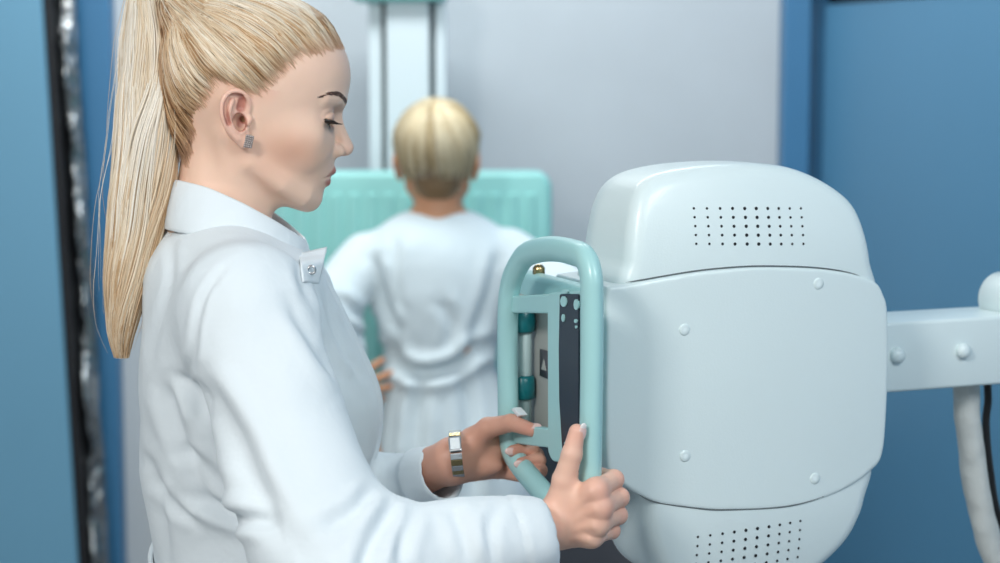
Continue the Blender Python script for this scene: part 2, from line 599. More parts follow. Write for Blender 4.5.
def on_u(px, py, u=0.0):
    return loc(ray_plane(px, py, M0 + EU * u, EU))


def outline(pts, t=0.0, n=6):
    P = np.array([on_t(x, y, t) for x, y in pts])[:, [0, 2]]
    return catmull(P, n, closed=True)


def shell(name, pts, wf, back, kf, kb, m, h=0.0024, blur=0, parent=None, side=None):
    """A moulded cover: traced outline, domed front (wf = how far it comes forward at u,z), rounded edges."""
    P2 = Poly2(outline(pts), pad=0.07, h=0.0015, blur=blur)
    lo = np.array([P2.lo[0] + 0.035, -0.07, P2.lo[1] + 0.035])
    hi = np.array([P2.lo[0] + P2.h * P2.D.shape[0] - 0.035, back + 0.02, P2.lo[1] + P2.h * P2.D.shape[1] - 0.035])
    def f(p):
        u = p[:, 0]; t = p[:, 1]; z = p[:, 2]
        uu = u if side is None else u + side(u, t, z)
        d = P2(uu, z)
        d = smax(d, (-t - wf(u, z)) * 0.95, kf)
        return smax(d, t - back, kb)
    V, Q = sdf_mesh(f, lo, hi, h)
    return mesh_obj(name, V, Q, m, parent or machine)


cc = on_t(748, 380)
UC, ZC = cc[0], cc[2]
main_pts = [(606, 292), (606, 340), (605, 400), (606, 455), (611, 475), (632, 491), (655, 502), (690, 507), (724, 509), (790, 505), (838, 490), (870, 470),
            (882, 452), (886, 405), (887.5, 350), (886.5, 310), (883, 296), (874, 282), (850, 273), (820, 268), (785, 266), (745, 266), (700, 270), (660, 277), (628, 283.5), (612, 286)]
shell('back_cover', main_pts, lambda u, z: 0.0140 - 0.40 * (u - UC) ** 2 - 0.10 * (z - ZC) ** 2, 0.13, 0.004, 0.01, M_SHELL)
cap_pts = [(627, 294), (630, 262), (634, 232), (640, 207), (650, 188), (668, 175), (700, 167.5), (745, 164), (790, 166.5), (820, 176), (845, 191),
           (860, 207), (869, 232), (874, 262), (876, 296), (800, 300), (700, 300)]
ZT = on_t(750, 165)[2]
def capside(u, t, z):      # the cover flares to the left towards the back
    return 0.095 * np.clip(t + 0.01, 0, 1) * sstep(UC + 0.02, UC - 0.06, u)
shell('top_cover', cap_pts, lambda u, z: 0.012 - 0.5 * (u - UC) ** 2 - 1.6 * np.clip(z - (ZT - 0.115), 0, 1) ** 2, 0.12, 0.016, 0.05, M_SHELL, side=capside)
bot_pts = [(622, 470), (640, 475), (646, 505), (648, 530), (655, 555), (668, 577), (700, 592), (750, 597), (795, 592), (826, 568), (848, 545), (860, 524), (868, 500), (872, 462), (800, 455), (700, 455)]
ZB = on_t(750, 597)[2]
shell('bottom_cover', bot_pts, lambda u, z: 0.012 - 0.5 * (u - UC) ** 2 - 1.6 * np.clip((ZB + 0.10) - z, 0, 1) ** 2, 0.12, 0.016, 0.05, M_SHELL, side=capside)


def surf_t(u, z, wf):
    return -wf(u, z)


def vent(name, X, tf, dot, parent):
    """Grid of small round ventilation holes following the curved cover."""
    parts = []
    for i, col in enumerate(X):
        for (px, py) in col:
            p = on_t(px, py, -0.005); u, z = p[0], p[2]
            t = tf(u, z)
            r = dot * (0.75 + 0.35 * math.exp(-((i - 4.6) / 2.6) ** 2))
            parts.append(lathe_vf([(r * 0.96, -0.004), (r, 0.0004)], (u, t, z), (0, -1, 0), 10))
    return mesh_obj(name, *merge(*parts), M_BLACK, parent, smooth=False)


topw = lambda u, z: 0.012 - 0.5 * (u - UC) ** 2 - 1.6 * max(z - (ZT - 0.115), 0) ** 2
xs_top = [694.5, 707.2, 720, 732.2, 744.2, 755.7, 767.2, 778.3, 789.5, 801]
vent('vent_holes', [[(x + 1.0 - 0.12 * k, 208.6 + 8.75 * k) for k in range(5)] for x in xs_top], lambda u, z: -topw(u, z), 0.00165, machine)
botw = lambda u, z: 0.012 - 0.5 * (u - UC) ** 2 - 1.6 * max((ZB + 0.10) - z, 0) ** 2
xs_bot = [696, 708, 720, 731.5, 743, 754.5, 766, 777, 787.5, 798]
vent('vent_holes', [[(x, 536 - 16 * (i / 9.0) + 9.3 * k) for k in range(6)] for i, x in enumerate(xs_bot)], lambda u, z: -botw(u, z), 0.00165, machine)

mainw = lambda u, z: 0.0140 - 0.40 * (u - UC) ** 2 - 0.10 * (z - ZC) ** 2
for px, py in ((686, 330), (686.5, 456.5), (816.5, 479), (820, 284)):
    p = on_t(px, py, -0.014)
    t = -mainw(p[0], p[2])
    mesh_obj('screw_cap', *lathe_vf([(0.0060, -0.004), (0.0060, 0.0003), (0.0052, 0.0008), (0.003, 0.0011), (0.0, 0.0012)], (p[0], t, p[2]), (0, -1, 0), 20), M_SHELL, machine)

# dark seams where the covers meet
def seam(pts, wfun):
    P = []
    for px, py in pts:
        q_ = on_t(px, py, -0.008)
        P.append((q_[0], -wfun(q_[0], q_[2]) - 0.0002, q_[2]))
    P = catmull(np.array(P), 8)
    k = np.clip(np.minimum(np.arange(len(P)), np.arange(len(P))[::-1]) / 6.0, 0.15, 1)
    mesh_obj('cover_seam', *tube_vf(P, 0.0008, 0.0008, sides=8, ref=(0, 1, 0), taper=k), M_SLOT, machine)


seam([(628, 283), (645, 280), (660, 277), (700, 270), (745, 266), (785, 266), (820, 268), (850, 273), (874, 281.5)], topw)
seam([(640, 495), (655, 502), (690, 507), (724, 509), (790, 505), (838, 490), (868, 471)], botw)

# --- collimator behind the covers, with its control face turned to the left
UH = loc(at(591, 260, 1.77))[0]           # plane of the handle
UCOL = UH + 0.036
ztop = on_u(560, 281, UCOL)[2]; zbot = on_u(560, 452, UCOL)[2]
t0c = on_u(588, 350, UCOL)[1]; t1c = on_u(512, 350, UCOL)[1]
col = mesh_obj('collimator_housing', *prism([(t0c, zbot), (t1c, zbot), (t1c, ztop), (t0c, ztop)], 'x', UCOL + 0.002, max(UCOL + 0.02, -0.012)), M_TEAL, machine, smooth=True)
bevel(col, 0.012, 4)
# dark underside block and connection to the tube housing
o = mesh_obj('beam_limiter', *box_vf((UCOL + 0.02, t0c + 0.015, zbot - 0.055), (max(UCOL + 0.04, -0.012), t1c - 0.01, zbot - 0.001)), M_DARKGREY, machine)
bevel(o, 0.006)
o = mesh_obj('tube_housing', *box_vf((UCOL + 0.08, 0.06, ZC - 0.14), (0.285, 0.20, ZC + 0.14)), M_SHELLD, machine)
bevel(o, 0.02, 4)
# control face (beige), rods and knobs
zf0 = on_u(540, 440, UCOL)[2]; zf1 = on_u(540, 300, UCOL)[2]
tf0 = on_u(556, 350, UCOL)[1]; tf1 = on_u(513, 350, UCOL)[1]
o = mesh_obj('control_plate', *box_vf((UCOL - 0.003, tf0, zf0), (UCOL + 0.006, tf1, zf1)), M_PANEL, machine); bevel(o, 0.002)
pk = on_u(523, 320, UCOL - 0.016); pk2 = on_u(523, 387, UCOL - 0.016)
path = [(UCOL - 0.014, pk[1], zf0 + 0.006), (UCOL - 0.014, pk[1], zf1 - 0.006)]
mesh_obj('knob_rod', *tube_vf(path, 0.0075, sides=14, ref=(1, 0, 0)), M_SHELLD, machine)
for q in (pk, pk2):
    h = 0.0125
    mesh_obj('knob', *lathe_vf([(0.0105, -h), (0.0125, -h + 0.002), (0.013, 0), (0.0125, h - 0.002), (0.0105, h)], (UCOL - 0.016, q[1], q[2]), (0, 0, 1), 22), M_KNOB, machine)
a = on_u(541, 349, UCOL - 0.004); b = on_u(550, 379, UCOL - 0.004)
lb = mesh_obj('warning_plate', *box_vf((UCOL - 0.0055, b[1], b[2]), (UCOL - 0.002, a[1], a[2])), M_DARKGREY, machine)
mid = ((a[1] + b[1]) / 2, (a[2] + b[2]) / 2)
hh = (a[2] - b[2])
mesh_obj('warning_mark', *prism([(mid[0] - 0.006, mid[1] - hh * 0.22), (mid[0] + 0.006, mid[1] - hh * 0.22), (mid[0], mid[1] + hh * 0.18)], 'x', UCOL - 0.0062, UCOL - 0.005), M_PANEL, lb, smooth=False)
# brass lock on top of the collimator
p = on_u(537, 292, UCOL + 0.01)
mesh_obj('lock_knob', *lathe_vf([(0.004, -0.006), (0.0065, -0.004), (0.0065, 0.003), (0.004, 0.006), (0.0, 0.007)], (UCOL + 0.012, p[1], ztop + 0.002), (0, 0, 1), 20), M_GOLD, machine)

# --- handle loop and the frame it carries
Pn = [(592, 300), (592, 350), (591, 420), (590, 480), (588.5, 505), (583, 521), (572, 523), (560, 512), (547, 497), (533, 481), (520, 465), (511.5, 450), (508.5, 430), (508, 400), (507.5, 350), (508, 310), (510, 288), (515, 272), (525, 256), (540, 250), (556, 249), (572, 252), (585, 258), (591, 275)]
L = np.array([on_u(x, y, UH) for x, y in Pn])
hp = catmull(L, 10, closed=True)
mesh_obj('handle', *tube_vf(hp, 0.0125, 0.0105, sides=20, closed=True, ref=(1, 0, 0)), M_TEAL, machine)
UF = UH + 0.004


def bar(pts, d0=-0.005, d1=0.005):
    q = [on_u(x, y, UF + d0) for x, y in pts]
    return prism([(p[1], p[2]) for p in q], 'x', UF + d0, UF + d1)


def rounded(pts, r=0.25, n=4):
    """Round the corners of a small outline given in picture points."""
    P = np.array(pts, float); out = []
    for i in range(len(P)):
        a, b, c = P[i - 1], P[i], P[(i + 1) % len(P)]
        p = b + (a - b) / np.linalg.norm(a - b) * r; q = b + (c - b) / np.linalg.norm(c - b) * r
        for t in np.linspace(0, 1, n):
            out.append((1 - t) ** 2 * p + 2 * t * (1 - t) * b + t * t * q)
    return out


fr = mesh_obj('panel_frame', *bar([(508, 296), (549, 294.5), (549, 313.5), (508, 313)]), M_TEAL, machine, smooth=False); bevel(fr, 0.002)
fr = mesh_obj('panel_frame', *bar([(508, 424), (549, 428.5), (549, 448), (509, 443)]), M_TEAL, machine, smooth=False); bevel(fr, 0.002)
fr = mesh_obj('panel_frame', *bar(rounded([(547, 293), (587, 291), (587, 440), (575, 462), (552, 462), (547.5, 452)], 4), -0.0065, 0.0065), M_TEAL, machine, smooth=False); bevel(fr, 0.002)
sc_ = mesh_obj('display', *bar(rounded([(559.5, 294), (578.5, 294), (578.5, 450), (562, 450), (559, 400), (558.5, 350)], 2.0), -0.0082, -0.004), M_SCREEN, machine, smooth=False); bevel(sc_, 0.0006)


def dmark(pts):
    q = [on_u(x, y, UF - 0.009) for x, y in pts]
    return prism([(p[1], p[2]) for p in q], 'x', UF - 0.0092, UF - 0.0076)


def disc(cx, cy, rx, ry, n=10):
    return [(cx + rx * math.cos(2 * math.pi * i / n), cy + ry * math.sin(2 * math.pi * i / n)) for i in range(n)]


mk = [disc(563.5, 301.5, 3.2, 5.5), disc(576, 304.5, 2.4, 5.5), disc(563, 318, 1.5, 4), disc(575.6, 321, 1.6, 2), disc(565, 291.5, 3, 2.2), disc(576, 327, 1, 1.6), disc(565, 443, .9, 1.1), disc(570, 445, .9, 1.1)]
for m_ in mk:
    mesh_obj('display_symbol', *dmark(m_), M_TEAL, sc_, smooth=False)
# brackets from the handle back to the collimator
for px, py in ((553, 304), (553, 440), (509, 304), (509, 434)):
    p = on_u(px, py, UH)
    mesh_obj('handle_bracket', *tube_vf([(UH, p[1], p[2]), (UCOL + 0.004, p[1] + (0.012 if px > 550 else -0.012), p[2])], 0.006, sides=12, ref=(0, 0, 1)), M_TEAL, machine)
# small white lever just above the lower bar
q = [on_u(x, y, UH - 0.004) for x, y in ((513, 409), (516, 407.5), (523, 415), (520, 417))]
lv = mesh_obj('release_lever', *prism([(p[1], p[2]) for p in q], 'x', UH - 0.007, UH + 0.002), M_WHITE, machine, smooth=False); bevel(lv, 0.001)

# --- support arm
TA = 0.075
pa = on_t(888, 323, TA); pb = on_t(888, 393, TA)
zt_, zb_ = pa[2], pb[2]
o = mesh_obj('support_arm', *box_vf((0.20, TA, zb_), (0.72, TA + 0.085, zt_)), M_SHELL, machine); bevel(o, 0.004, 3)
for px, py in ((896.5, 355), (962, 350.5)):
    p = on_t(px, py, TA)
    mesh_obj('bolt', *lathe_vf([(0.0085, -0.003), (0.0085, 0.003), (0.0078, 0.006), (0.005, 0.0085), (0.002, 0.0092), (0, 0.0093)], (p[0], TA, p[2]), (0, -1, 0), 24), M_SHELL, machine)
p = on_t(1024, 314, TA + 0.02)
o = mesh_obj('pivot_housing', *lathe_vf([(0.026, -0.03), (0.030, -0.026), (0.030, 0.03), (0.026, 0.034), (0, 0.034)], (p[0], TA + 0.04, zt_ + 0.012), (0, -1, 0), 32), M_SHELL, machine)
o = mesh_obj('support_column', *box_vf((0.66, TA - 0.03, 0.0), (0.80, TA + 0.12, 2.88)), M_SHELL, machine); bevel(o, 0.008)
# cable hose hanging under the arm
hz = [on_t(x, y, TA + 0.045) for x, y in ((966, 380), (968, 420), (972, 455), (977, 490), (984, 525), (994, 555), (1012, 590), (1045, 615), (1085, 600))]
hp = catmull(np.array(hz), 12)
V, Fc = tube_vf(hp, 0.0148, sides=20, ref=(0, 1, 0))
V = np.array(V); V += 0.0014 * np.stack([noise(V * 45, 1), noise(V * 45, 2), noise(V * 45, 3)], -1)
mesh_obj('cable_hose', V, Fc, M_HOSE, machine)
hz = [on_t(x, y, TA + 0.07) for x, y in ((987, 380), (988, 400), (986, 425), (990, 470), (1000, 520), (1030, 570), (1085, 590))]
mesh_obj('power_cable', *tube_vf(catmull(np.array(hz), 10), 0.0045, sides=10, ref=(0, 1, 0)), M_BLACK, machine)

# ================================================================== WALL STAND WITH DETECTOR
DB = 3.985
pc = at(407, 200, 4.2)
stand = empty('chest_stand', (pc[0], 4.2, 0))
tag(stand, 'white upright stand with slotted column and wide ribbed teal detector board', 'x-ray stand')
def lx(px, d=4.16): return at(px, 150, d)[0] - pc[0]
def dz(py, d=4.16): return at(400, py, d)[2]
cz = dz(2)
profile = [(lx(369), 0.06), (lx(369), -0.02), (lx(381.5), -0.02), (lx(381.5), 0.0), (lx(387), 0.0), (lx(387), -0.035), (lx(429.5), -0.035), (lx(429.5), 0.0), (lx(435.5), 0.0), (lx(435.5), -0.02), (lx(446), -0.02), (lx(446), 0.06)]
o = mesh_obj('column', *prism(profile, 'z', 0.03, cz + 0.02), M_COLUMN, stand, smooth=False); bevel(o, 0.003)
for a, b in ((381.6, 386.9), (429.6, 435.4)):
    mesh_obj('column_slot', *box_vf((lx(a) - 0.0005, -0.006, 0.05), (lx(b) + 0.0005, 0.02, cz)), M_SLOT, stand, smooth=False)
o = mesh_obj('column_cap', *box_vf((lx(353), -0.07, cz), (lx(447), 0.1, cz + 0.07)), M_BUCKY, stand); bevel(o, 0.012, 3)
o = mesh_obj('base_plate', *box_vf((-0.25, -0.12, 0.0), (0.25, 0.25, 0.03)), M_COLUMN, stand); bevel(o, 0.006)
# detector board
def bx(px): return at(px, 200, DB)[0] - pc[0]
def bz(py): return at(400, py, DB)[2]
x0, x1, z0, z1 = bx(262), bx(552), bz(455), bz(172)
P = []
r = 0.035
for cx, cz_, a0 in ((x1 - r, z0 + r, -90), (x1 - r, z1 - r, 0), (x0 + r, z1 - r, 90), (x0 + r, z0 + r, 180)):
    for k in range(7):
        t = math.radians(a0 + 15 * k); P.append((cx + r * math.cos(t), cz_ + r * math.sin(t)))
y0 = at(400, 200, DB)[1] - 4.2
o = mesh_obj('detector_board', *prism(P, 'y', y0, y0 + 0.10), M_BUCKY, stand); bevel(o, 0.012, 4)
ribs = []
nr = 15
for i in range(nr):
    xx = x0 + 0.045 + (x1 - x0 - 0.09) * i / (nr - 1)
    ribs.append(box_vf((xx - 0.010, y0 - 0.006, z0 + 0.06), (xx + 0.010, y0 + 0.004, z1 - 0.045)))
o = mesh_obj('front_ribs', *merge(*ribs), M_BUCKY, stand, smooth=False); bevel(o, 0.003)
o = mesh_obj('carriage', *box_vf((-0.09, y0 + 0.10, z0 + 0.08), (0.10, -0.03, z1 - 0.08)), M_SHELLD, stand); bevel(o, 0.006)

# ================================================================== HEADS (shared by both people), millimetres in a head frame:
# a = forwards along the face, y = sideways (negative = the viewer's side), c = up along the face
FC = [-86, -76, -68, -58, -50, -40, -30, -20, -8, 4, 14, 22, 32, 42, 50, 66, 84, 100]
FX_ = smooth_table(FC, [76, 82.5, 85.5, 86, 87, 89, 91.5, 91.5, 89.5, 88, 86.5, 86.5, 89.5, 91.3, 91, 88.5, 83, 74], sig=0.012)
FW_ = smooth_table(FC, [22, 29, 36, 44, 49, 54.5, 59, 62.5, 66, 68.5, 70, 70.5, 71, 71.5, 72, 71, 67, 60], sig=0.03)
FA_ = smooth_table(FC, [46, 44, 40, 34, 30, 25, 21, 17, 13, 10, 8, 6, 4, 2, 0, -4, -6, -8], sig=0.03)


def face_base(a, y, c):
    cc_ = np.clip(c, -86, 100)
    xf = np.interp(cc_, *FX_); w = np.interp(cc_, *FW_); am = np.interp(cc_, *FA_)
    da = a - am
    # slightly squarer than an ellipse in front, so the cheeks stay full
    A = np.where(da > 0, xf - am, 62.0)
    n = 2.2 - 0.35 * sstep(0.0, -32.0, c)
    r = (np.abs(da / A) ** n + np.abs(y / w) ** n) ** (1 / n)
    g = np.sqrt((da / (A * A)) ** 2 + (y / (w * w)) ** 2) / np.maximum(np.sqrt((da / A) ** 2 + (y / w) ** 2), 1e-6)
    d = (r - 1) / np.maximum(g, 1e-4)
    d = smax(d, c - 82, 30)
    d = smax(d, -79.5 - c, 9)
    return d


def lips_sdf(p, upper=True):
    p = p - np.array([1.3 if upper else -0.6, 0, 0])
    if upper:
        pts = [(76, -27.5, -41.5), (86.0, -16.5, -37.8), (91.7, -5.5, -33.8), (92.1, 0, -34.6), (91.7, 5.5, -33.8), (86.0, 16.5, -37.8), (76, 27.5, -41.5)]
        rs = [1.5, 3.0, 4.2, 4.4, 4.2, 3.0, 1.5]
    else:
        pts = [(76, -27, -42.2), (85.8, -15, -44.8), (90.2, -5, -46.6), (90.5, 0, -46.8), (90.2, 5, -46.6), (85.8, 15, -44.8), (76, 27, -42.2)]
        rs = [1.5, 3.4, 4.8, 5.0, 4.8, 3.4, 1.5]
    return s_chain(p, pts, rs)


EYE_C = np.array([69.5, 32.0, 18.0]); EYE_R = 12.0
LIDW = 1.26


def ear_sdf(p, s):
    """s=-1 viewer's side. Ear plane flares out from the head towards the back."""
    base = np.array([-13.5, s * 72.5, -1.0])
    ax = np.array([-0.335, s * 0.06, 0.94]); ax /= np.linalg.norm(ax)          # up the ear
    fw = np.array([0.90, -s * 0.26, 0.30]); fw -= ax * (fw @ ax); fw /= np.linalg.norm(fw)   # towards the face
    nn = np.cross(ax, fw); nn *= np.sign(nn[1]) * s                             # outwards
    q = p - base
    u = q @ fw; v = q @ ax; w = q @ nn
    P = np.stack([u, v, w], -1)
    helix = [(11, 2, 1), (13.5, 10, 3.5), (11, 20, 6), (3, 26.5, 7), (-6, 26, 7.5), (-13, 19, 7.5), (-15.5, 8, 7), (-14, -3, 6.5), (-9, -13, 6), (-3, -20, 5.5)]
    hp_ = catmull(helix, 4)
    hr = np.interp(np.linspace(0, 1, len(hp_)), [0, .15, .5, .85, 1], [2.4, 2.7, 2.9, 2.6, 3.0])
    d = s_chain(P, hp_, hr)
    plate = smax(ell2(u + 1, v - 2, 14.0, 26.0), np.abs(w - 2.6) - 1.9, 1.5)      # thin plate below the rim
    d = smin(d, plate, 2.2)
    anti = catmull([(-3, 18, 5.0), (-7.5, 9, 6.3), (-9, 0, 6.5), (-6, -9, 6.2), (0, -14.5, 5.5), (4.5, -13, 5)], 4)
    d = smin(d, s_chain(P, anti, np.full(len(anti), 2.4)), 2.0)
    bowl = np.minimum(s_ell(P, (1.5, -4.5, 3.5), (6.6, 9.0, 9.0)), s_cone(P, (5.0, -4, 2.0), (9.5, -2, -8), 4.0, 3.0))
    bowl = np.minimum(bowl, s_cone(P, (4.5, 10, 6.0), (6.5, 17, 6.0), 4.2, 3.2))   # concha and hollow
    groove = s_chain(P, catmull([(6, 21, 7), (-3, 22.5, 8.6), (-9.5, 16.5, 9.0), (-11.8, 7, 8.8), (-10.5, -3, 8.3)], 4), np.full(17, 2.1))
    bowl = np.minimum(bowl, groove)
    tr = s_cone(P, (11.5, -3, 3.0), (9.5, -6, 5.6), 4.0, 2.8)                    # tragus
    bowl = smax(bowl, -tr, 1.5)
    d = smin(d, tr, 2.5)
    lobe = s_ell(P, (3.5, -23, 3.4), (7.0, 8.0, 3.4))
    d = smin(d, lobe, 4.0)
    return d, bowl


def head_sdf(p, ears=True, lids=True):
    a, y, c = p[:, 0], p[:, 1], p[:, 2]
    ya = np.abs(y)
    ps = np.stack([a, ya, c], -1)
    cran = s_ell(p, (-7.5, 0, 48), (89, 73.5, 78))
    cran = smin(cran, s_ell(p, (20, 0, 65), (66.5, 62, 54)), 10)
    fb = face_base(a, y, c)
    d = smin(cran, fb, 16)
    # jaw
    jaw = s_chain(ps, [(77, 7, -68.5), (68, 25, -65), (44, 43, -56), (10, 54, -40), (-2, 57, -12)], [9.5, 9.5, 9.5, 9.5, 8])
    d = smin(d, jaw, 14)
    d = smin(d, s_ell(ps, (77.5, 0, -64), (9.5, 14, 10)), 8)
    # cheekbone
    d = smin(d, s_ell(ps, (50, 47, -6), (24, 14, 18)), 20)
    d = smin(d, s_ell(ps, (66, 25, -9), (19, 17, 18)), 12)
    d = smin(d, s_ell(ps, (60, 31, -24), (19, 18, 16)), 16)
    # eye socket and brow
    d = smax(d, -s_ell(ps, (92, 34, 19.5), (16, 23, 12)), 8)
    d = smin(d, s_chain(ps, [(86, 8, 36), (82, 26, 40), (68, 47, 37)], [4.5, 4.6, 3.5]), 9)
    # nose
    nose = s_chain(p, [(83.8, 0, 24), (88.6, 0, 12), (95.0, 0, 2), (101.8, 0, -8.0)], [6.6, 7.2, 7.6, 8.6])
    d = smin(d, nose, 7)
    d = smin(d, s_ell(ps, (92.0, 10.5, -12.5), (9.5, 6.6, 7.2)), 4.5)
    d = smin(d, s_cone(p, (99.5, 0, -12.5), (88, 0, -19.5), 4.4, 3.6), 3)
    d = smax(d, -s_ell(ps, (97.0, 6.2, -19.0), (5.2, 2.6, 4.2)), 1.8)
    # philtrum/mouth area and lips
    d = smin(d, s_ell(ps, (70, 0, -36), (22, 29, 22)), 14)
    d = smin(d, lips_sdf(p, True), 2.6)
    d = smin(d, lips_sdf(p, False), 2.6)
    d = smax(d, -s_chain(p - np.array([0.6, 0, 0]), [(78, -29, -41.8), (93.0, -11, -40.1), (96.5, 0, -40.2), (93.0, 11, -40.1), (78, 29, -41.8)], [0.7, 1.1, 1.2, 1.1, 0.7]), 1.8)
    if lids:
        q = ps - EYE_C
        r = np.sqrt((q ** 2).sum(1))
        rl = np.sqrt(q[:, 0] ** 2 + (q[:, 1] / LIDW) ** 2 + q[:, 2] ** 2)       # the lids are wider than the ball
        # the eye looks down: the upper lid covers more than half of it
        el = np.degrees(np.arctan2(q[:, 2], np.maximum(q[:, 0], 0.1)))
        az = np.degrees(np.arctan2(q[:, 1] / LIDW, np.maximum(q[:, 0], 0.1)))
        d = smin(d, smax(rl - 13.3, -q[:, 0] - 2, 2), 3.0)
        slit = np.maximum(np.maximum((el + 5 + np.abs(az - 8) * 0.14) * 0.2, (-44 + np.abs(az - 8) * 0.26 - el) * 0.2), np.maximum((np.abs(az - 8) - 66) * 0.2, r - 24))
        slit = np.maximum(slit, -q[:, 0] + 1.0)
        d = smax(d, -slit, 0.8)
        d = smax(d, -(r - 11.7), 0.6)
        # fold above the lid
        fold = catmull([(86, 18, 22), (84, 27, 26.5), (80, 38, 26), (73, 48, 21)], 4)
        d = smax(d, -s_chain(ps, fold, np.full(len(fold), 0.9)), 2.5)
    if ears:
        m = ya > 50
        if m.any():
            e = np.full(len(p), 1e3)
            pm = p[m]
            e1, b1 = ear_sdf(pm, -1); e2, b2 = ear_sdf(pm, 1)
            sn = pm[:, 1] < 0
            e[m] = np.where(sn, e1, e2)
            d = smin(d, e, 3.0)
            bw = np.full(len(p), 1e3); bw[m] = np.where(sn, b1, b2)
            d = smax(d, -bw, 1.6)
    return d


class HeadFrame:
    def __init__(self, O, fwd, tilt, scale=0.001):
        f = np.asarray(fwd, float); f /= np.linalg.norm(f)
        side = np.cross((0, 0, 1.0), f)                    # to the person's left
        up = np.array([0, 0, 1.0])
        self.O = np.asarray(O, float); self.s = scale
        self.ea = f * math.cos(tilt) - up * math.sin(tilt)
        self.ec = f * math.sin(tilt) + up * math.cos(tilt)
        self.ey = side
        self.R = np.stack([self.ea, self.ey, self.ec], 1)
    def to(self, P): return (np.asarray(P) - self.O) @ self.R / self.s
    def back(self, Q): return self.O + (np.asarray(Q) * self.s) @ self.R.T


def hit_y(f, a, c, s=-1, far=100.0):
    """First contact with f=0 coming in from side s at (a, c); arrays allowed. NaN where nothing is hit."""
    a = np.atleast_1d(np.asarray(a, float)); c = np.atleast_1d(np.asarray(c, float))
    ys = np.linspace(far, 0, 101)
    out = np.full(len(a), np.nan)
    prev = None
    for y in ys:
        v = f(np.stack([a, np.full(len(a), s * y), c], -1))
        m = np.isnan(out) & (v < 0)
        if prev is not None:
            out[m] = s * (y + (far / 100) * (v[m] / (v[m] - prev[m] - 1e-9)) * 1.0)
        else:
            out[m] = s * y
        prev = v
    return out


def radial(f, C, D, rmax=160.0):
    """Distance from C along unit directions D to f=0 (outermost crossing)."""
    r = np.full(len(D), rmax)
    for _ in range(40):
        r = r - np.clip(f(C + D * r[:, None]), -8, 8) * 0.8
    return r


# ================================================================== THE WOMAN
woman = empty('person', (at(255, 400, 1.95)[0], at(255, 400, 1.95)[1], 0))
tag(woman, 'person with long blonde ponytail in white lab coat, side on, gripping the teal handle', 'person')
HO = at(250, 118, 1.95)
rh = ray(250, 118); rh = np.array([rh[0], rh[1], 0]); rh /= np.linalg.norm(rh)
WF = np.array([rh[1], -rh[0], 0.0])                   # the way she faces: square to the line of sight
HF = HeadFrame(HO, WF, math.radians(13))
PXM = 1000 / 974.36


def hpx(px, py):
    """Picture position on her profile plane -> (a, c) in the head frame."""
    x = (px - 250) * PXM; z = (118 - py) * PXM
    t = math.radians(13)
    return x * math.cos(t) - z * math.sin(t), x * math.sin(t) + z * math.cos(t)


NECK = [at(233, 125, 1.95), at(225, 185, 1.95), at(216, 250, 1.95)]
def neck_sdf(P):
    q = P.copy()
    c0 = np.array(NECK[1])
    side = HF.ey
    w = (q - c0) @ side
    q = q - side * (w * (1 - 1 / 0.98))[:, None]
    return s_chain(q, NECK, [0.047, 0.0485, 0.056])


def woman_head(P):
    d = head_sdf(HF.to(P)) * 0.001
    d = smin(d, neck_sdf(P), 0.022)
    # muscle from behind the ear to the collar
    d = smin(d, s_cone(P, HF.back((-18, -52, -22)), at(240, 225, 1.932), 0.008, 0.009), 0.02)
    return smax(d, at(230, 245, 1.95)[2] - P[:, 2], 0.004)


# ---- joints
NS, NE, NW = at(246, 308, 1.81), at(338, 580, 1.69), at(556, 527, 1.742)
FS, FE, FWR = at(268, 306, 2.09), at(325, 515, 2.09), at(449, 461, 1.965)
HIPX = at(265, 640, 1.95)


# ---- hands
def hand_near(P):
    """Right fist closed on the upright bar of the handle, thumb up along it. Millimetres round the bar."""
    q = (P - HN) * 1000
    X = lambda *v: np.array(v, float)
    wr = X(-36, 1, -17)
    mcp = [X(4, -26, 23), X(8, -27, 7), X(6, -25, -9), X(1, -20, -23)]
    pip = [X(22, 6, 26), X(27, 5, 9), X(26, 5, -8), X(20, 5, -23)]
    dip = [X(12, 26, 25), X(14, 27, 8), X(13, 26, -9), X(9, 22, -22)]
    tip = [X(-7, 21, 24), X(-7, 22, 8), X(-7, 21, -8), X(-8, 17, -21)]
    rm = [10.5, 10.5, 10, 9]; rp = [9.2, 9.4, 8.8, 7.8]; rd = [8, 8, 7.6, 6.8]
    d = None
    for i in range(4):
        m = s_cone(q, wr + X(0, 0, 10 - 6.5 * i), mcp[i], 13.5, rm[i])
        d = m if d is None else smin(d, m, 9)
    d = smin(d, s_ell(q, (-14, -12, 2), (26, 13, 24)), 8)
    # wrist into the sleeve, flattened
    d = smin(d, s_cone(q * [1, 1, 1], wr, (NW - HN) * 1000 + X(-25, 6, -4), 20, 22), 12)
    # thumb with its pad
    th = [X(-28, -8, 2), X(-25, -14, 30), X(-18, -16.5, 55), X(-13.5, -15, 76)]
    t = s_chain(q, th, [15, 11.2, 9.6, 7.6], 3)
    d = smin(d, t, 9)
    fing = None
    for i in range(4):
        f = s_chain(q, [mcp[i], pip[i], dip[i], tip[i]], [rm[i] - 0.8, rp[i], rd[i], 6.8], 2.0)
        # knuckle
        f = smin(f, np.sqrt(((q - pip[i] - X(1.5, 0, 0)) ** 2).sum(1)) - rp[i] * 0.98, 3)
        fing = f if fing is None else smin(fing, f, 1.0)
    d = smin(d, fing, 10)
    # tendons across the back
    for i in range(4):
        d = smin(d, s_cone(q, wr + X(8, -13.5, 8 - 5 * i), mcp[i] + X(-4, -8.5, 0), 1.6, 2.2), 5)
    return d * 0.001


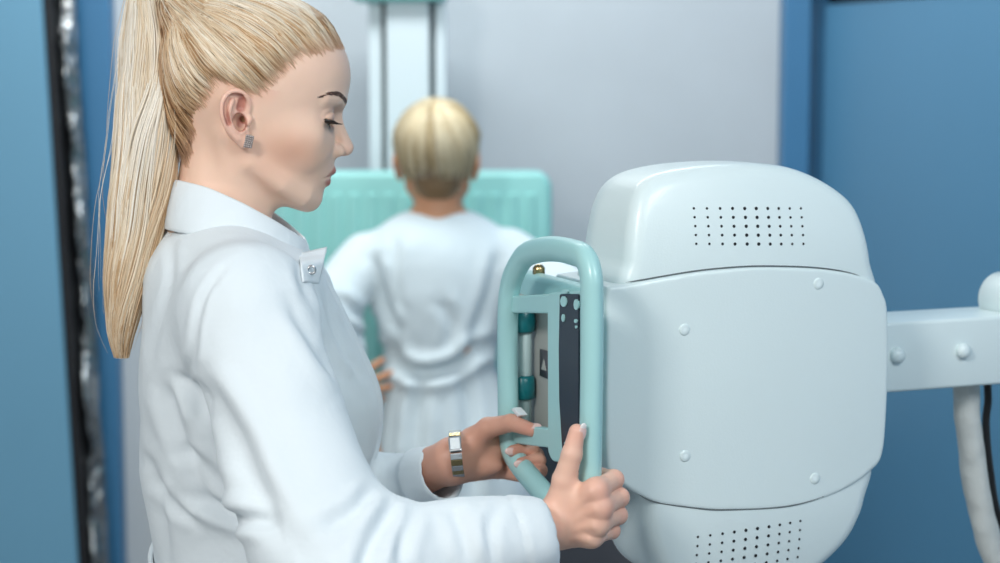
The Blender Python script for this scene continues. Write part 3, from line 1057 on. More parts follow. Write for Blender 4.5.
def hand_far(P):
    """Left hand, palm this way, thumb over the lower bar, fingers round the upright."""
    q = (P - HFR) * 1000
    X = lambda *v: np.array(v, float)
    wr = (FWR - HFR) * 1000
    mcp = [X(-9, 20, 16), X(-7, 24, 1), X(-9, 22, -12), X(-13, 16, -22)]
    pip = [X(22, 9, 11), X(28, 4, -5), X(28, 0, -16), X(22, -2, -26)]
    dip = [X(23, -16, 7), X(30, -24, -4), X(32, -26, -14), X(26, -18, -25)]
    tip = [X(4, -25, 6), X(13, -38, -4), X(27, -42, -12), X(23, -32, -24)]
    rm = [11, 11, 10.5, 9.5]; rp = [8.8, 9, 8.5, 7.4]; rd = [7.8, 8, 7.5, 6.6]
    d = None
    for i in range(4):
        m = s_cone(q, wr + X(6, 0, 9 - 6 * i), mcp[i], 15, rm[i])
        d = m if d is None else smin(d, m, 8)
    d = smin(d, s_ell(q, (-28, 6, 2), (25, 15, 25)), 8)
    d = smin(d, s_ell(q, (-24, -6, -14), (18, 8, 9)), 8)          # heel of the palm
    # thumb
    t = s_chain(q, [X(-38, -4, 12), X(-22, -14, 28), X(2, -32, 37), X(24, -57, 34)], [13.5, 11, 8.8, 6.8], 3)
    d = smin(d, t, 9)
    e = (FE - FWR) / np.linalg.norm(FE - FWR) * 45
    d = smin(d, s_cone(q, wr, wr + e, 21.5, 24), 12)
    fing = None
    for i in range(4):
        f = s_chain(q, [mcp[i], pip[i], dip[i], tip[i]], [rm[i] - 0.8, rp[i], rd[i], 6.4], 1.5)
        fing = f if fing is None else smin(fing, f, 0.8)
    return smin(d, fing, 4) * 0.001


HN = at(590, 508, 1.775)      # where the right hand closes on the bar
HFR = at(509, 452, 1.945)     # where the left hand closes

HN = M0 + EU * UH + ET * on_u(590, 508, UH)[1]; HN[2] = on_u(590, 508, UH)[2]
HFR = M0 + EU * UH + ET * on_u(509, 452, UH)[1]; HFR[2] = on_u(509, 452, UH)[2]


def wpl(px, py):
    """Point on the vertical plane through the middle of her body."""
    return ray_plane(px, py, HO, HF.ey)


def wloc(P):
    q = np.asarray(P) - HO
    return q @ WF, q @ HF.ey, q[..., 2]


# ---- torso profile: picture row, back edge, front edge, half width (m), half thickness exponent
TT = [(236, 160, 300, .085), (250, 153, 312, .115), (266, 147, 323, .140), (290, 143, 333, .162), (320, 141, 345, .172), (345, 139, 358, .172), (370, 138.5, 370, .170), (395, 138.5, 379, .168), (420, 139.5, 380, .162), (445, 141.5, 376, .156),
      (475, 146, 368, .150), (500, 150, 362, .150), (530, 154, 361, .156), (563, 157, 366, .166), (620, 156, 378, .185), (700, 160, 385, .195), (820, 168, 385, .20), (1000, 172, 388, .21)]
TZ, TB, TF, TW = [], [], [], []
for py, b_, f_, w_ in TT:
    pb_, pf_ = wpl(b_, py), wpl(f_, py)
    TZ.append((pb_[2] + pf_[2]) / 2); TB.append(wloc(pb_)[0]); TF.append(wloc(pf_)[0]); TW.append(w_)
o_ = np.argsort(TZ); TZ = np.array(TZ)[o_]; TB = np.array(TB)[o_]; TF = np.array(TF)[o_]; TW = np.array(TW)[o_]
TBs = smooth_table(TZ, TB, sig=0.008); TFs = smooth_table(TZ, TF, sig=0.008); TWs = smooth_table(TZ, TW, sig=0.012)
HEM = 0.60


def torso(P, shrink=0.0):
    q = P - HO
    x = q @ WF; y = q @ HF.ey; z = P[:, 2]
    zc = np.clip(z, TZ[0], TZ[-1])
    b = np.interp(zc, *TBs) + shrink; f = np.interp(zc, *TFs) - shrink; w = np.interp(zc, *TWs) - shrink
    cx = (b + f) / 2; A = (f - b) / 2
    n = 2.35
    X = np.abs(x - cx) / A; Y = np.abs(y) / w
    r = (X ** n + Y ** n) ** (1 / n)
    g = np.sqrt(((x - cx) / (A * A)) ** 2 + (y / (w * w)) ** 2) / np.maximum(np.sqrt(X * X + Y * Y), 1e-6)
    d = (r - 1) / np.maximum(g, 1e-3)
    return smax(d, z - wpl(230, 246)[2], 0.03)


def coat_arm_near(P):
    d = s_chain(P, [NS, (NS + NE) / 2 + np.array([-0.004, 0, 0]), NE], [0.062, 0.060, 0.062], 0.0)
    e = s_chain(P, [NE, NE * .45 + NW * .55, CN], [0.060, 0.046, 0.0315])
    return smin(d, e, 0.035)


def coat_arm_far(P):
    d = s_cone(P, FS, FE, 0.066, 0.055)
    return smin(d, s_cone(P, FE, CF, 0.055, 0.0290), 0.03)


CN = at(549, 535, 1.74)       # cuff ends
CF = at(443, 473, 1.972)
DN = (CN - NE) / np.linalg.norm(CN - NE)
DF = (CF - FE) / np.linalg.norm(CF - FE)
NB = wpl(214, 252)


def coat_sdf(P):
    d = torso(P)
    sh = np.minimum(s_cone(P, NB + [0, 0, -0.005], NS + [0, 0, 0.004], 0.048, 0.060), s_cone(P, NB + [0, 0, -0.005], FS + [0, 0, 0.004], 0.048, 0.060))
    d = smin(d, sh, 0.045)
    # near sleeve, slightly fuller at the cuff, cut square and hollow
    an = coat_arm_near(P)
    tn = (P - CN) @ DN
    an = an - 0.0022 * sstep(-0.034, -0.031, tn)
    an = smax(an, tn, 0.004)
    af = coat_arm_far(P)
    tf = (P - CF) @ DF
    af = af - 0.0022 * sstep(-0.036, -0.033, tf)
    af = smax(af, tf, 0.004)
    d = smin(d, an, 0.022)
    d = smin(d, af, 0.022)
    d = smax(d, -s_cone(P, CN - DN * 0.03, CN + DN * 0.05, 0.027, 0.0275), 0.003)
    d = smax(d, -s_cone(P, CF - DF * 0.03, CF + DF * 0.05, 0.0245, 0.0248), 0.003)
    # neck opening
    d = smax(d, -s_chain(P, [wpl(226, 170), wpl(222, 205), wpl(226, 238)], [0.058, 0.058, 0.05]), 0.008)
    return smax(d, HEM - P[:, 2], 0.006)


CREASES = [   # traced valley lines of the cloth on the near side: picture points, half width (m), depth (m)
    ([(197, 378), (214, 402), (232, 432), (258, 484), (289, 548)], 0.010, 0.0085),
    ([(168, 381), (172, 405), (184, 440), (215, 500), (268, 523)], 0.007, 0.0060),
    ([(176, 372), (196, 392), (206, 420)], 0.005, 0.0045),
    ([(186, 488), (232, 514), (276, 524)], 0.006, 0.0050),
    ([(178, 448), (206, 462), (238, 496)], 0.006, 0.0035),
    ([(160, 478), (176, 500), (200, 524)], 0.005, 0.0040),
    ([(143, 450), (158, 476), (166, 520), (168, 570)], 0.006, 0.0040),
    ([(226, 262), (204, 292), (197, 320), (196, 352), (190, 380)], 0.0035, 0.0030),
    ([(290, 301), (312, 338), (327, 362), (346, 384)], 0.007, 0.0055),
    ([(321, 287), (333, 318), (349, 350), (369, 378)], 0.005, 0.0040),
    ([(300, 262), (308, 296), (322, 330)], 0.005, 0.0030),
    ([(396, 506), (380, 530), (366, 562), (362, 590)], 0.007, 0.0065),
    ([(420, 506), (404, 534), (398, 566)], 0.006, 0.0040),
    ([(372, 490), (352, 512), (322, 528)], 0.006, 0.0040),
    ([(450, 508), (462, 530), (468, 560)], 0.006, 0.0028),
    ([(500, 508), (488, 530), (492, 560)], 0.005, 0.0025),
    ([(172, 232), (166, 280), (158, 330), (152, 372)], 0.004, 0.0020),
]


def fold_lines(P, N):
    """Cloth folds as displacement along the normal (m)."""
    x, y, z = wloc(P)
    D = 0.0050 * noise(np.stack([x * 10, y * 8, z * 8], -1), 11) + 0.0024 * noise(np.stack([x * 24, y * 20, z * 19], -1), 12)
    R_ = P - CAM
    dep = R_ @ FWD
    px = 500 + F * (R_ @ RT) / dep; py = 281.5 - F * (R_ @ UP) / dep
    facing = sstep(0.02, 0.25, -(N @ HF.ey)) * (y < 0.02)
    for pts, w, amp in CREASES:
        c = catmull(pts, 8)
        d2 = np.full(len(P), 1e9); tt = np.zeros(len(P))
        for i in range(len(c) - 1):
            a_, b_ = c[i], c[i + 1]; e = b_ - a_
            t = np.clip(((px - a_[0]) * e[0] + (py - a_[1]) * e[1]) / (e @ e), 0, 1)
            dd = np.hypot(px - a_[0] - t * e[0], py - a_[1] - t * e[1])
            m = dd < d2; d2 = np.where(m, dd, d2); tt = np.where(m, (i + t) / (len(c) - 1), tt)
        r = d2 / F * dep
        fade = np.minimum(1, 4 * np.minimum(tt, 1 - tt) + 0.15)
        D += facing * fade * amp * (-np.exp(-(r / w) ** 2) + 0.62 * np.exp(-((r - 2.0 * w) / (1.1 * w)) ** 2))
    def sleeve(A, B, m0, amp, s, freq):
        ab = B - A; L = np.linalg.norm(ab); u = ab / L
        t = (P - A) @ u / L
        r = np.linalg.norm(P - A - ((P - A) @ u)[:, None] * u, axis=1)
        side = np.cross(u, [0.2, 0.9, 0.3]); ang = (P - A) @ side * 14
        k = noise(np.stack([t * freq + ang * 0.35, ang * 0.6, r * 0 + s], -1), s)
        return amp * k * m0(t) * sstep(0.10, 0.075, r) * (t > -0.2) * (t < 1.25)
    D += sleeve(NS, NE, lambda t: 0.35 + 0.65 * sstep(0.55, 0.95, t), 0.0048, 21, 7)
    D += sleeve(NE, CN, lambda t: sstep(0.95, 0.2, t), 0.0050, 22, 8)
    D += sleeve(FE, CF, lambda t: sstep(1.0, 0.6, t), 0.005, 23, 9)
    tn = (P - CN) @ DN
    D -= 0.0018 * np.exp(-((tn + 0.0325) / 0.0018) ** 2) * (np.linalg.norm(P - CN, axis=1) < 0.07)
    return D


coat_fade = lambda P: sstep(0.0, 0.012, np.minimum(-((P - CN) @ DN) + 1e9 * (np.linalg.norm(P - CN, axis=1) > 0.06), 1))


def build_coat():
    lo = np.array([NB[0] - 0.16, 1.58, HEM - 0.02]); hi = np.array([CN[0] + 0.03, 2.24, NB[2] + 0.10])
    V, Q = sdf_mesh(coat_sdf, lo, hi, 0.0042)
    N = vnormals(V, Q)
    V = V + N * (fold_lines(V, N) * coat_fade(V))[:, None]
    return mesh_obj('lab_coat', V, Q, M_COAT, woman, local=False)


coat = build_coat()


# ---- collar: stand-up band, open at the throat
def build_collar():
    bt, ft = wpl(171, 177), wpl(305, 240)
    bb, fb_ = wpl(160, 226), wpl(309, 258)
    n = 72; V = []; Fc = []
    rows = 7
    for i in range(n + 1):
        t = math.radians(11 + (338.0) * i / n)            # 0 = throat, going round the back
        for j in range(rows):
            v = j / (rows - 1)
            ct = bt * (1 - v) + bb * v; cf = ft * (1 - v) + fb_ * v
            cen = (ct + cf) / 2; ax = (cf - ct) / 2
            wv = 0.064 + 0.020 * v ** 1.3
            bulge = 1 + 0.03 * math.sin(math.pi * v)
            sag = 0.014 * math.sin(t) ** 2 * (1 - 0.6 * v)
            p = cen + ax * math.cos(t) * bulge + HF.ey * (wv * math.sin(t) * bulge) + np.array([0, 0, sag])
            V.append(p)
    for i in range(n):
        for j in range(rows - 1):
            Fc.append((i * rows + j, (i + 1) * rows + j, (i + 1) * rows + j + 1, i * rows + j + 1))
    V = np.array(V)
    V += 0.0012 * np.stack([noise(V * 30, 31), noise(V * 30, 32), noise(V * 30, 33)], -1)
    o = mesh_obj('collar', V, Fc, M_COAT, coat, local=False)
    s = o.modifiers.new('thick', 'SOLIDIFY'); s.thickness = 0.0035; s.offset = 0
    b = o.modifiers.new('sub', 'SUBSURF'); b.levels = 1; b.render_levels = 1
    return o


build_collar()


# ---- front placket: a folded strip down the front edge, its free corner standing up below the throat
def build_placket():
    rows = [(249, 325, -0.010), (256, 321, -0.016), (264, 320, -0.022), (276, 324, -0.024), (295, 335, -0.024), (320, 346.5, -0.022), (345, 359, -0.02), (370, 371.5, -0.02), (395, 380.5, -0.02), (420, 381.5, -0.02), (450, 376.5, -0.02), (500, 364, -0.02), (563, 368, -0.02), (700, 387, -0.02), (900, 388, -0.02)]
    V = []; Fc = []
    k = 6
    for py, px, yo in rows:
        p = wpl(px, py)
        for j in range(k):
            u = j / (k - 1)
            y = -0.026 + 0.046 * u
            back = -0.018 * (abs(y) / 0.03) ** 2 * (0.4 if py < 262 else 1)
            V.append(p + HF.ey * y + WF * (back + 0.0015))
    for i in range(len(rows) - 1):
        for j in range(k - 1):
            Fc.append((i * k + j, i * k + j + 1, (i + 1) * k + j + 1, (i + 1) * k + j))
    o = mesh_obj('placket', V, Fc, M_COAT, coat, local=False)
    s = o.modifiers.new('thick', 'SOLIDIFY'); s.thickness = 0.004; s.offset = 0
    b = o.modifiers.new('sub', 'SUBSURF'); b.levels = 2; b.render_levels = 2
    # the turned-back upper flap with the snap, lying on the chest and facing the viewer
    TL, TR, BR, BL = [np.array(p, float) for p in ((299, 254), (327, 247.5), (318.5, 284), (303, 282))]
    nu, nv_ = 15, 15
    PX = np.array([(TL * (1 - u) + TR * u) * (1 - v) + (BL * (1 - u) + BR * u) * v for v in np.linspace(0, 1, nv_) for u in np.linspace(0, 1, nu)])
    LU = np.tile(np.linspace(0, 1, nu), nv_); LV = np.repeat(np.linspace(0, 1, nv_), nu)
    Vf = march(PX, -0.005 + 0.0072 * sstep(0.0, 0.7, LU) * (1 - 0.75 * sstep(0.55, 1.0, LV))).reshape(nv_, nu, 3)
    dep = (Vf - CAM) @ FWD
    for i in range(nv_):
        for j in range(1, nu):
            if not np.isfinite(dep[i, j]) or dep[i, j] > dep[i, j - 1] + 0.006:
                dep[i, j] = dep[i, j - 1] + 0.0025
            Vf[i, j] = at(PX[i * nu + j][0], PX[i * nu + j][1], dep[i, j])
    Ff = [(i * nu + j, i * nu + j + 1, (i + 1) * nu + j + 1, (i + 1) * nu + j) for i in range(nv_ - 1) for j in range(nu - 1)]
    f = mesh_obj('placket_flap', Vf.reshape(-1, 3), Ff, M_COAT, coat, local=False)
    sm = f.modifiers.new('thick', 'SOLIDIFY'); sm.thickness = 0.0018; sm.offset = 0
    dc = dep[int(nv_ * 0.62), int(nu * 0.52)]
    c = at(311.5, 270, dc - 0.0058)
    ring = [(c + 0.0036 * (math.cos(t) * WF + math.sin(t) * np.array([0, 0, 1]))) for t in np.linspace(0, 2 * math.pi, 20, endpoint=False)]
    mesh_obj('snap_button', *tube_vf(ring, 0.0011, sides=8, closed=True, ref=HF.ey), M_STEEL, coat, local=False)


def march(PX, lift):
    R_ = np.array([ray(x, y) for x, y in PX]); t = np.full(len(PX), 1.45)
    for _ in range(80):
        t = t + np.clip(coat_sdf(CAM + R_ * t[:, None]), -0.02, 0.05) * 0.8
    hit = np.abs(coat_sdf(CAM + R_ * t[:, None])) < 0.004
    t = np.where(hit, t - lift, np.nan)
    return CAM + R_ * t[:, None]


build_placket()

# half belt round the back of the waist
def half_belt():
    V = []; Fc = []; n = 40
    for i in range(n + 1):
        t = math.radians(-82 + 164.0 * i / n)
        for py in (551, 565, 580, 594):
            z = wpl(160, py)[2]
            b_ = np.interp(z, *TBs); f_ = np.interp(z, *TFs); w_ = np.interp(z, *TWs)
            cx = (b_ + f_) / 2; A_ = (f_ - b_) / 2 + 0.005; w_ = w_ + 0.005
            e = 2 / 2.35
            X = -A_ * abs(math.cos(t)) ** e; Y = w_ * abs(math.sin(t)) ** e * (1 if t > 0 else -1)
            p = HO + WF * (cx + X) + HF.ey * Y; V.append((p[0], p[1], z))
    for i in range(n):
        for j in range(3):
            Fc.append((i * 4 + j, (i + 1) * 4 + j, (i + 1) * 4 + j + 1, i * 4 + j + 1))
    o = mesh_obj('half_belt', V, Fc, M_COAT, coat, local=False)
    s_ = o.modifiers.new('thick', 'SOLIDIFY'); s_.thickness = 0.005; s_.offset = 0


half_belt()

# ================================================================== HER BODY (one mesh: head, neck, trunk, arms, hands, legs)
def skin_colors_head(V):
    q = HF.to(V); a, y, c = q.T
    ya = np.abs(y)
    base = np.array(srgb(242, 203, 180)[:3])
    col = np.tile(base, (len(V), 1))
    def mixc(m, rgb):
        nonlocal col
        m = np.clip(m, 0, 1)[:, None]
        col = col * (1 - m) + np.array(srgb(*rgb)[:3]) * m
    def blob(ca, cy, cc_, r): return np.exp(-(((a - ca) / r[0]) ** 2 + ((ya - cy) / r[1]) ** 2 + ((c - cc_) / r[2]) ** 2))
    mixc(0.55 * blob(46, 50, -20, (28, 28, 18)), (214, 146, 114))       # blusher
    mixc(0.30 * blob(30, 60, -38, (40, 26, 22)), (220, 164, 138))
    mixc(0.45 * blob(78, 31, 20, (16, 19, 9)), (176, 122, 108))          # eyelid
    mixc(0.3 * blob(104, 0, -10, (10, 12, 10)), (214, 150, 136))
    ps = np.stack([a, ya, c], -1)
    ear = sstep(71, 76, ya) * (np.abs(c) < 34)
    mixc(0.35 * ear, (226, 160, 142))
    bd = np.minimum(ear_sdf(q, -1)[1], ear_sdf(q, 1)[1]); mixc(0.75 * sstep(2.0, 0.0, bd) * (ya > 60) * (np.abs(c) < 34), (160, 80, 68))  # ear hollow: redder skin, with the shade of its depth in the colour
    lu = lips_sdf(q, True); ll = lips_sdf(q, False)
    mixc(sstep(1.6, 0.2, np.minimum(lu, ll)) * 0.9 * (a > 70), (190, 114, 103))
    e = ps - EYE_C; r = np.sqrt((e ** 2).sum(1)); el = np.degrees(np.arctan2(e[:, 2], np.maximum(e[:, 0], .1)))
    az = np.degrees(np.arctan2(e[:, 1] / LIDW, np.maximum(e[:, 0], .1))); rl = np.sqrt(e[:, 0] ** 2 + (e[:, 1] / LIDW) ** 2 + e[:, 2] ** 2)
    mixc((np.abs(rl - 12.6) < 2.6) * (e[:, 0] > 0) * (np.abs(az - 8) < 72) * (sstep(1.5, -2.5, el + 3 + np.abs(az - 8) * 0.14) * sstep(-46, -36, el) * 0.95), (36, 24, 22))   # eyeliner
    return np.clip(col, 0, 1)


pieces = []
hv, hq = sdf_mesh(woman_head, HO + np.array([-0.125, -0.13, -0.165]), HO + np.array([0.135, 0.13, 0.150]), 0.0016)
pieces.append((hv, hq, skin_colors_head(hv)))
SKN = np.array(srgb(236, 190, 168)[:3]); SKF = np.array(srgb(212, 158, 136)[:3])  # far hand darker: the shade it stands in is put into its colour


def hand_cols(V, base, tips):
    c = np.tile(base, (len(V), 1)); red = np.array(srgb(222, 150, 132)[:3])
    m = np.zeros(len(V))
    for t, r in tips:
        m = np.maximum(m, np.exp(-(np.linalg.norm(V - t, axis=1) / r) ** 2))
    return c * (1 - 0.5 * m[:, None]) + red * (0.5 * m[:, None])


nv, nq = sdf_mesh(hand_near, HN + np.array([-0.10, -0.075, -0.07]), HN + np.array([0.065, 0.065, 0.10]), 0.0013)
pieces.append((nv, nq, hand_cols(nv, SKN, [(HN + np.array(t) / 1000, .013) for t in ((-13, -15, 74), (31, 8, 27), (35, 8, 9), (33, 8, -8), (27, 7, -23), (9, -30, 23), (13, -30, 6))])))
fv, fq = sdf_mesh(hand_far, HFR + np.array([-0.12, -0.07, -0.065]), HFR + np.array([0.06, 0.07, 0.075]), 0.0014)
pieces.append((fv, fq, hand_cols(fv, SKF, [(HFR + np.array(t) / 1000, .014) for t in ((24, -57, 34), (4, -25, 6), (13, -38, -4), (27, -42, -12))])))


def body_sdf(P):
    d = torso(P, 0.02)
    d = smax(d, 0.80 - P[:, 2], 0.04)
    d = smin(d, s_cone(P, wpl(214, 215), wpl(214, 262), 0.045, 0.060), 0.03)
    for s, S_ in ((-1, NS), (1, FS)):
        d = smin(d, s_cone(P, wpl(222, 262), S_ - [0, 0, 0.012], 0.045, 0.045), 0.03)
    d = smin(d, s_chain(P, [NS - [0, 0, .008], NE, NW - DN * 0.05], [0.046, 0.040, 0.022]), 0.02)
    d = smin(d, s_chain(P, [FS - [0, 0, .008], FE, FWR - DF * 0.05], [0.046, 0.040, 0.021]), 0.02)
    for y in (-0.085, 0.085):
        h = wpl(268, 700) + HF.ey * y
        k = np.array([h[0] + 0.02, h[1], 0.47]); an = np.array([h[0] - 0.015, h[1], 0.085]); toe = an + WF * 0.13 - [0, 0, .055]
        d = smin(d, s_chain(P, [h, k, an], [0.082, 0.055, 0.036]), 0.02)
        d = smin(d, s_chain(P, [an - [0.02, 0, 0.045], an + WF * 0.03 - [0, 0, 0.03], toe], [0.028, 0.032, 0.02]), 0.02)
    return d


bv, bq = sdf_mesh(body_sdf, np.array([wpl(150, 400)[0] - 0.03, 1.55, 0.0]), np.array([FWR[0] + 0.16, 2.25, NB[2] + 0.06]), 0.008, newton=1)
pieces.append((bv, bq, np.tile(SKN, (len(bv), 1))))
V_, Q_, C_ = [], [], []
n0 = 0
for v, q, c in pieces:
    V_.append(v); Q_.append(q + n0); C_.append(c); n0 += len(v)
body = mesh_obj('body', np.concatenate(V_), np.concatenate(Q_), M_SKIN, woman, colors=np.concatenate(C_), local=False)


# trousers and shoes (below the frame)
def trousers(P):
    d = torso(P, 0.012); d = smax(d, 0.78 - P[:, 2], 0.04); d = smax(d, P[:, 2] - 0.95, 0.01)
    for y in (-0.085, 0.085):
        h = wpl(268, 700) + HF.ey * y
        d = smin(d, s_chain(P, [h, [h[0] + 0.02, h[1], 0.47], [h[0] - 0.012, h[1], 0.10]], [0.096, 0.075, 0.062]), 0.02)
    return smax(d, 0.075 - P[:, 2], 0.004)


v, q = sdf_mesh(trousers, np.array([wpl(150, 400)[0] - 0.03, 1.7, 0.02]), np.array([wpl(400, 400)[0] + 0.05, 2.2, 1.0]), 0.009, newton=1)
mesh_obj('trousers', v, q, M_TROUSER, woman, local=False)
for y in (-0.085, 0.085):
    h = wpl(268, 700) + HF.ey * y
    an = np.array([h[0] - 0.015, h[1], 0.085])
    def shoe(P):
        d = s_chain(P, [an + [-0.03, 0, -0.045], an + WF * 0.04 - [0, 0, .045], an + WF * 0.15 - [0, 0, .055]], [0.040, 0.042, 0.034], 0.02)
        d = smin(d, s_cone(P, an - [0.01, 0, 0.03], an + [0, 0, 0.02], 0.042, 0.042), 0.02)
        d = smax(d, P[:, 2] - 0.10, 0.004)
        d = smax(d, -s_cone(P, an + [0, 0, 0.0], an + [0, 0, 0.1], 0.034, 0.04), 0.004)
        return smax(d, 0.001 - P[:, 2], 0.004)
    v, q = sdf_mesh(shoe, an + [-0.1, -0.07, -0.10], an + [0.24, 0.09, 0.05], 0.005)
    mesh_obj('shoe', v, q, M_SHOE, woman, local=False)

# ---- eyes, lashes, brows
for s in (-1, 1):
    V, Fc = ellipsoid_vf((0, 0, 0), (1, 1, 1), None, 32, 24)
    V = np.array(V)
    gaze = np.array([math.cos(math.radians(26)), 0, -math.sin(math.radians(26))])
    dots = V @ gaze
    cl = np.tile(np.array(srgb(226, 220, 216)[:3]), (len(V), 1))
    cl[dots > 0.80] = srgb(58, 50, 46)[:3]; cl[dots > 0.965] = (0.004, 0.004, 0.004)
    c = EYE_C * [1, s, 1]
    mesh_obj('eye', HF.back(c + V * 11.9), Fc, M_EYE, woman, colors=cl, local=False)
    # lashes along the upper lid edge
    paths = []; rad = []
    for az in np.linspace(-50, 74, 80):
        el = math.radians(-5 - abs(az - 8) * 0.14)
        A_ = math.radians(az)
        d0 = np.array([math.cos(A_) * math.cos(el), s * math.sin(A_) * math.cos(el), math.sin(el)])
        L_ = 7 + 4 * max(0, math.sin(math.radians(az + 40)))
        p0 = c + d0 * 13.0 * np.array([1, LIDW, 1])
        out = np.array([d0[0], d0[1] * 1.1, 0]); out /= np.linalg.norm(out)
        K = 6
        pth = [p0 + out * L_ * t + np.array([0, 0, -4.0 * t + 3.0 * t * t]) * (L_ / 9) for t in np.linspace(0, 1, K)]
        paths.append(HF.back(pth)); rad.append(np.linspace(0.0006, 0.00012, K))
    mesh_obj('eyelashes', *strands_vf(np.array(paths), np.array(rad)), M_LASH, woman, local=False)
    hf0 = lambda p: head_sdf(p, ears=False)
    bp = np.array([hpx(x, y) for x, y in ((319, 96.5), (327, 94), (335, 94), (341, 97), (346, 103))])
    bc = catmull(bp, 12)
    paths = []; rad = []
    for i in range(95):
        t = rng.random() ** 0.65; k = t * (len(bc) - 1); i0 = int(min(k, len(bc) - 2)); p = bc[i0] + (bc[i0 + 1] - bc[i0]) * (k - i0)
        th = 0.8 + 1.7 * t
        p = p + np.array([0, 1]) * (rng.random() - 0.5) * 2 * th
        dirn = bc[i0] - bc[i0 + 1]; dirn /= np.linalg.norm(dirn)
        L_ = 5.5
        tt = np.linspace(0, 1, 4)
        aa = p[0] + dirn[0] * L_ * tt; ccx = p[1] + (dirn[1] * L_ + 1.0) * tt * np.array([1, 1, .9, .75])
        yy = hit_y(hf0, aa, ccx, s)
        if np.isnan(yy).any(): continue
        paths.append(HF.back(np.stack([aa, yy + s * 0.35, ccx], -1))); rad.append(np.array([.00022, .00026, .0002, .0001]))
    mesh_obj('eyebrow', *strands_vf(np.array(paths), np.array(rad)), M_BROW, woman, local=False)

# ---- fingernails
def nail(c, axis, normal, w_, l_, name='fingernail', m=None):
    ax = np.array(axis, float); ax /= np.linalg.norm(ax); nn = np.array(normal, float); nn -= ax * (nn @ ax); nn /= np.linalg.norm(nn)
    R = np.stack([ax, np.cross(nn, ax), nn], 1)
    V, Fc = ellipsoid_vf((0, 0, 0), (l_, w_, 0.0013), R, 16, 8)
    mesh_obj(name, np.array(V) + c, Fc, m or M_NAIL, woman, local=False)


mm = lambda c, *v: c + np.array(v, float) / 1000
nail(mm(HN, -8.6, -19.0, 75), (0.22, 0.05, 1), (0.62, -0.78, 0), 0.0052, 0.0080)
nail(mm(HN, -7.4, -18.6, 81.5), (0.25, 0.05, 1), (0.62, -0.78, 0), 0.0040, 0.0036, 'fingernail', M_NAILTIP)
nail(mm(HFR, 26.5, -60.5, 39.0), (0.66, -0.74, -0.1), (-0.1, -0.6, 1), 0.0050, 0.0075)
nail(mm(HFR, 29.5, -64, 37.4), (0.66, -0.74, -0.2), (0.0, -0.6, 1), 0.0038, 0.0040, 'fingernail', M_NAILTIP)
for t in ((1.5, -30.4, 7), (10.5, -43.6, -3.5), (26, -47.8, -11.5)):
    nail(mm(HFR, *t), (-1, -0.2, 0.05), (-0.25, -1, 0.15), 0.0042, 0.0062)

# ---- wrist watch
wc = at(457, 454, 1.958)
wd = np.array([0.985, 0.0, 0.10]); wd /= np.linalg.norm(wd)
v1 = np.cross(wd, [0, 1, 0]); v1 /= np.linalg.norm(v1); v2 = np.cross(v1, wd)     # v1 up, v2 depth
if v1[2] < 0: v1 = -v1
if v2[1] < 0: v2 = -v2
watch = None
case_a = math.radians(128)
def wring(t, r1, r2): return wc + v1 * (r1 * math.sin(t)) + v2 * (r2 * math.cos(t))
ca = math.radians(-122 + 0)
links = []
wt = tag(empty('watch_dummy', (0, 0, 0)), None) if False else None
# case on the thumb side, facing the viewer and up
ta_ = math.radians(142)
cpos = wring(ta_, 0.0225, 0.0245)
cn = v1 * math.sin(ta_) + v2 * math.cos(ta_)
cu = np.cross(wd, cn)
def obox(c, ax, ay, az, hx, hy, hz):
    V = [c + ax * (sx * hx) + ay * (sy * hy) + az * (sz * hz) for sz in (-1, 1) for sx, sy in ((-1, -1), (1, -1), (1, 1), (-1, 1))]
    return V, [(0, 3, 2, 1), (4, 5, 6, 7), (0, 1, 5, 4), (1, 2, 6, 5), (2, 3, 7, 6), (3, 0, 4, 7)]
watch = mesh_obj('watch', *obox(cpos, wd, cu, cn, 0.0066, 0.0085, 0.0026), M_STEEL, woman, local=False, smooth=False); bevel(watch, 0.0015, 3)
mesh_obj('dial', *obox(cpos + cn * 0.0026, wd, cu, cn, 0.0048, 0.0064, 0.0004), M_WHITE, watch, local=False, smooth=False)
nl = 20
for i in range(nl):
    t = ta_ + math.radians(24) + math.radians(312) * (i + 0.5) / nl
    n_ = v1 * math.sin(t) + v2 * math.cos(t)
    p_ = wring(t, 0.0228, 0.0245)
    lk = mesh_obj('strap_link', *obox(p_, wd, np.cross(wd, n_), n_, 0.0060, 0.0033, 0.0014), M_GOLD if i % 2 else M_STEEL, watch, local=False, smooth=False); bevel(lk, 0.0007, 2)

# ---- ear stud
hf1 = lambda p: head_sdf(p)
ea, ec = hpx(248.5, 138.5)
ey_ = hit_y(hf1, [ea], [ec], -1)[0]
if np.isnan(ey_): ey_ = -74.0
est = mesh_obj('earring', HF.back(np.array(box_vf((ea - 4.2, ey_ - 2.4, ec - 6.4), (ea + 4.2, ey_ + 1.0, ec + 6.4))[0])), box_vf((0, 0, 0), (1, 1, 1))[1], M_STUD, woman, local=False, smooth=False)
bevel(est, 0.0008, 2)
gems = [ellipsoid_vf((ea - 3 + 2 * i, ey_ - 2.6, ec - 5 + 2 * j), (0.95, 0.8, 0.95), None, 8, 6) for i in range(4) for j in range(6)]
gV, gF = merge(*gems)
mesh_obj('crystals', HF.back(np.array(gV)), gF, M_STUD, est, local=False, smooth=False)

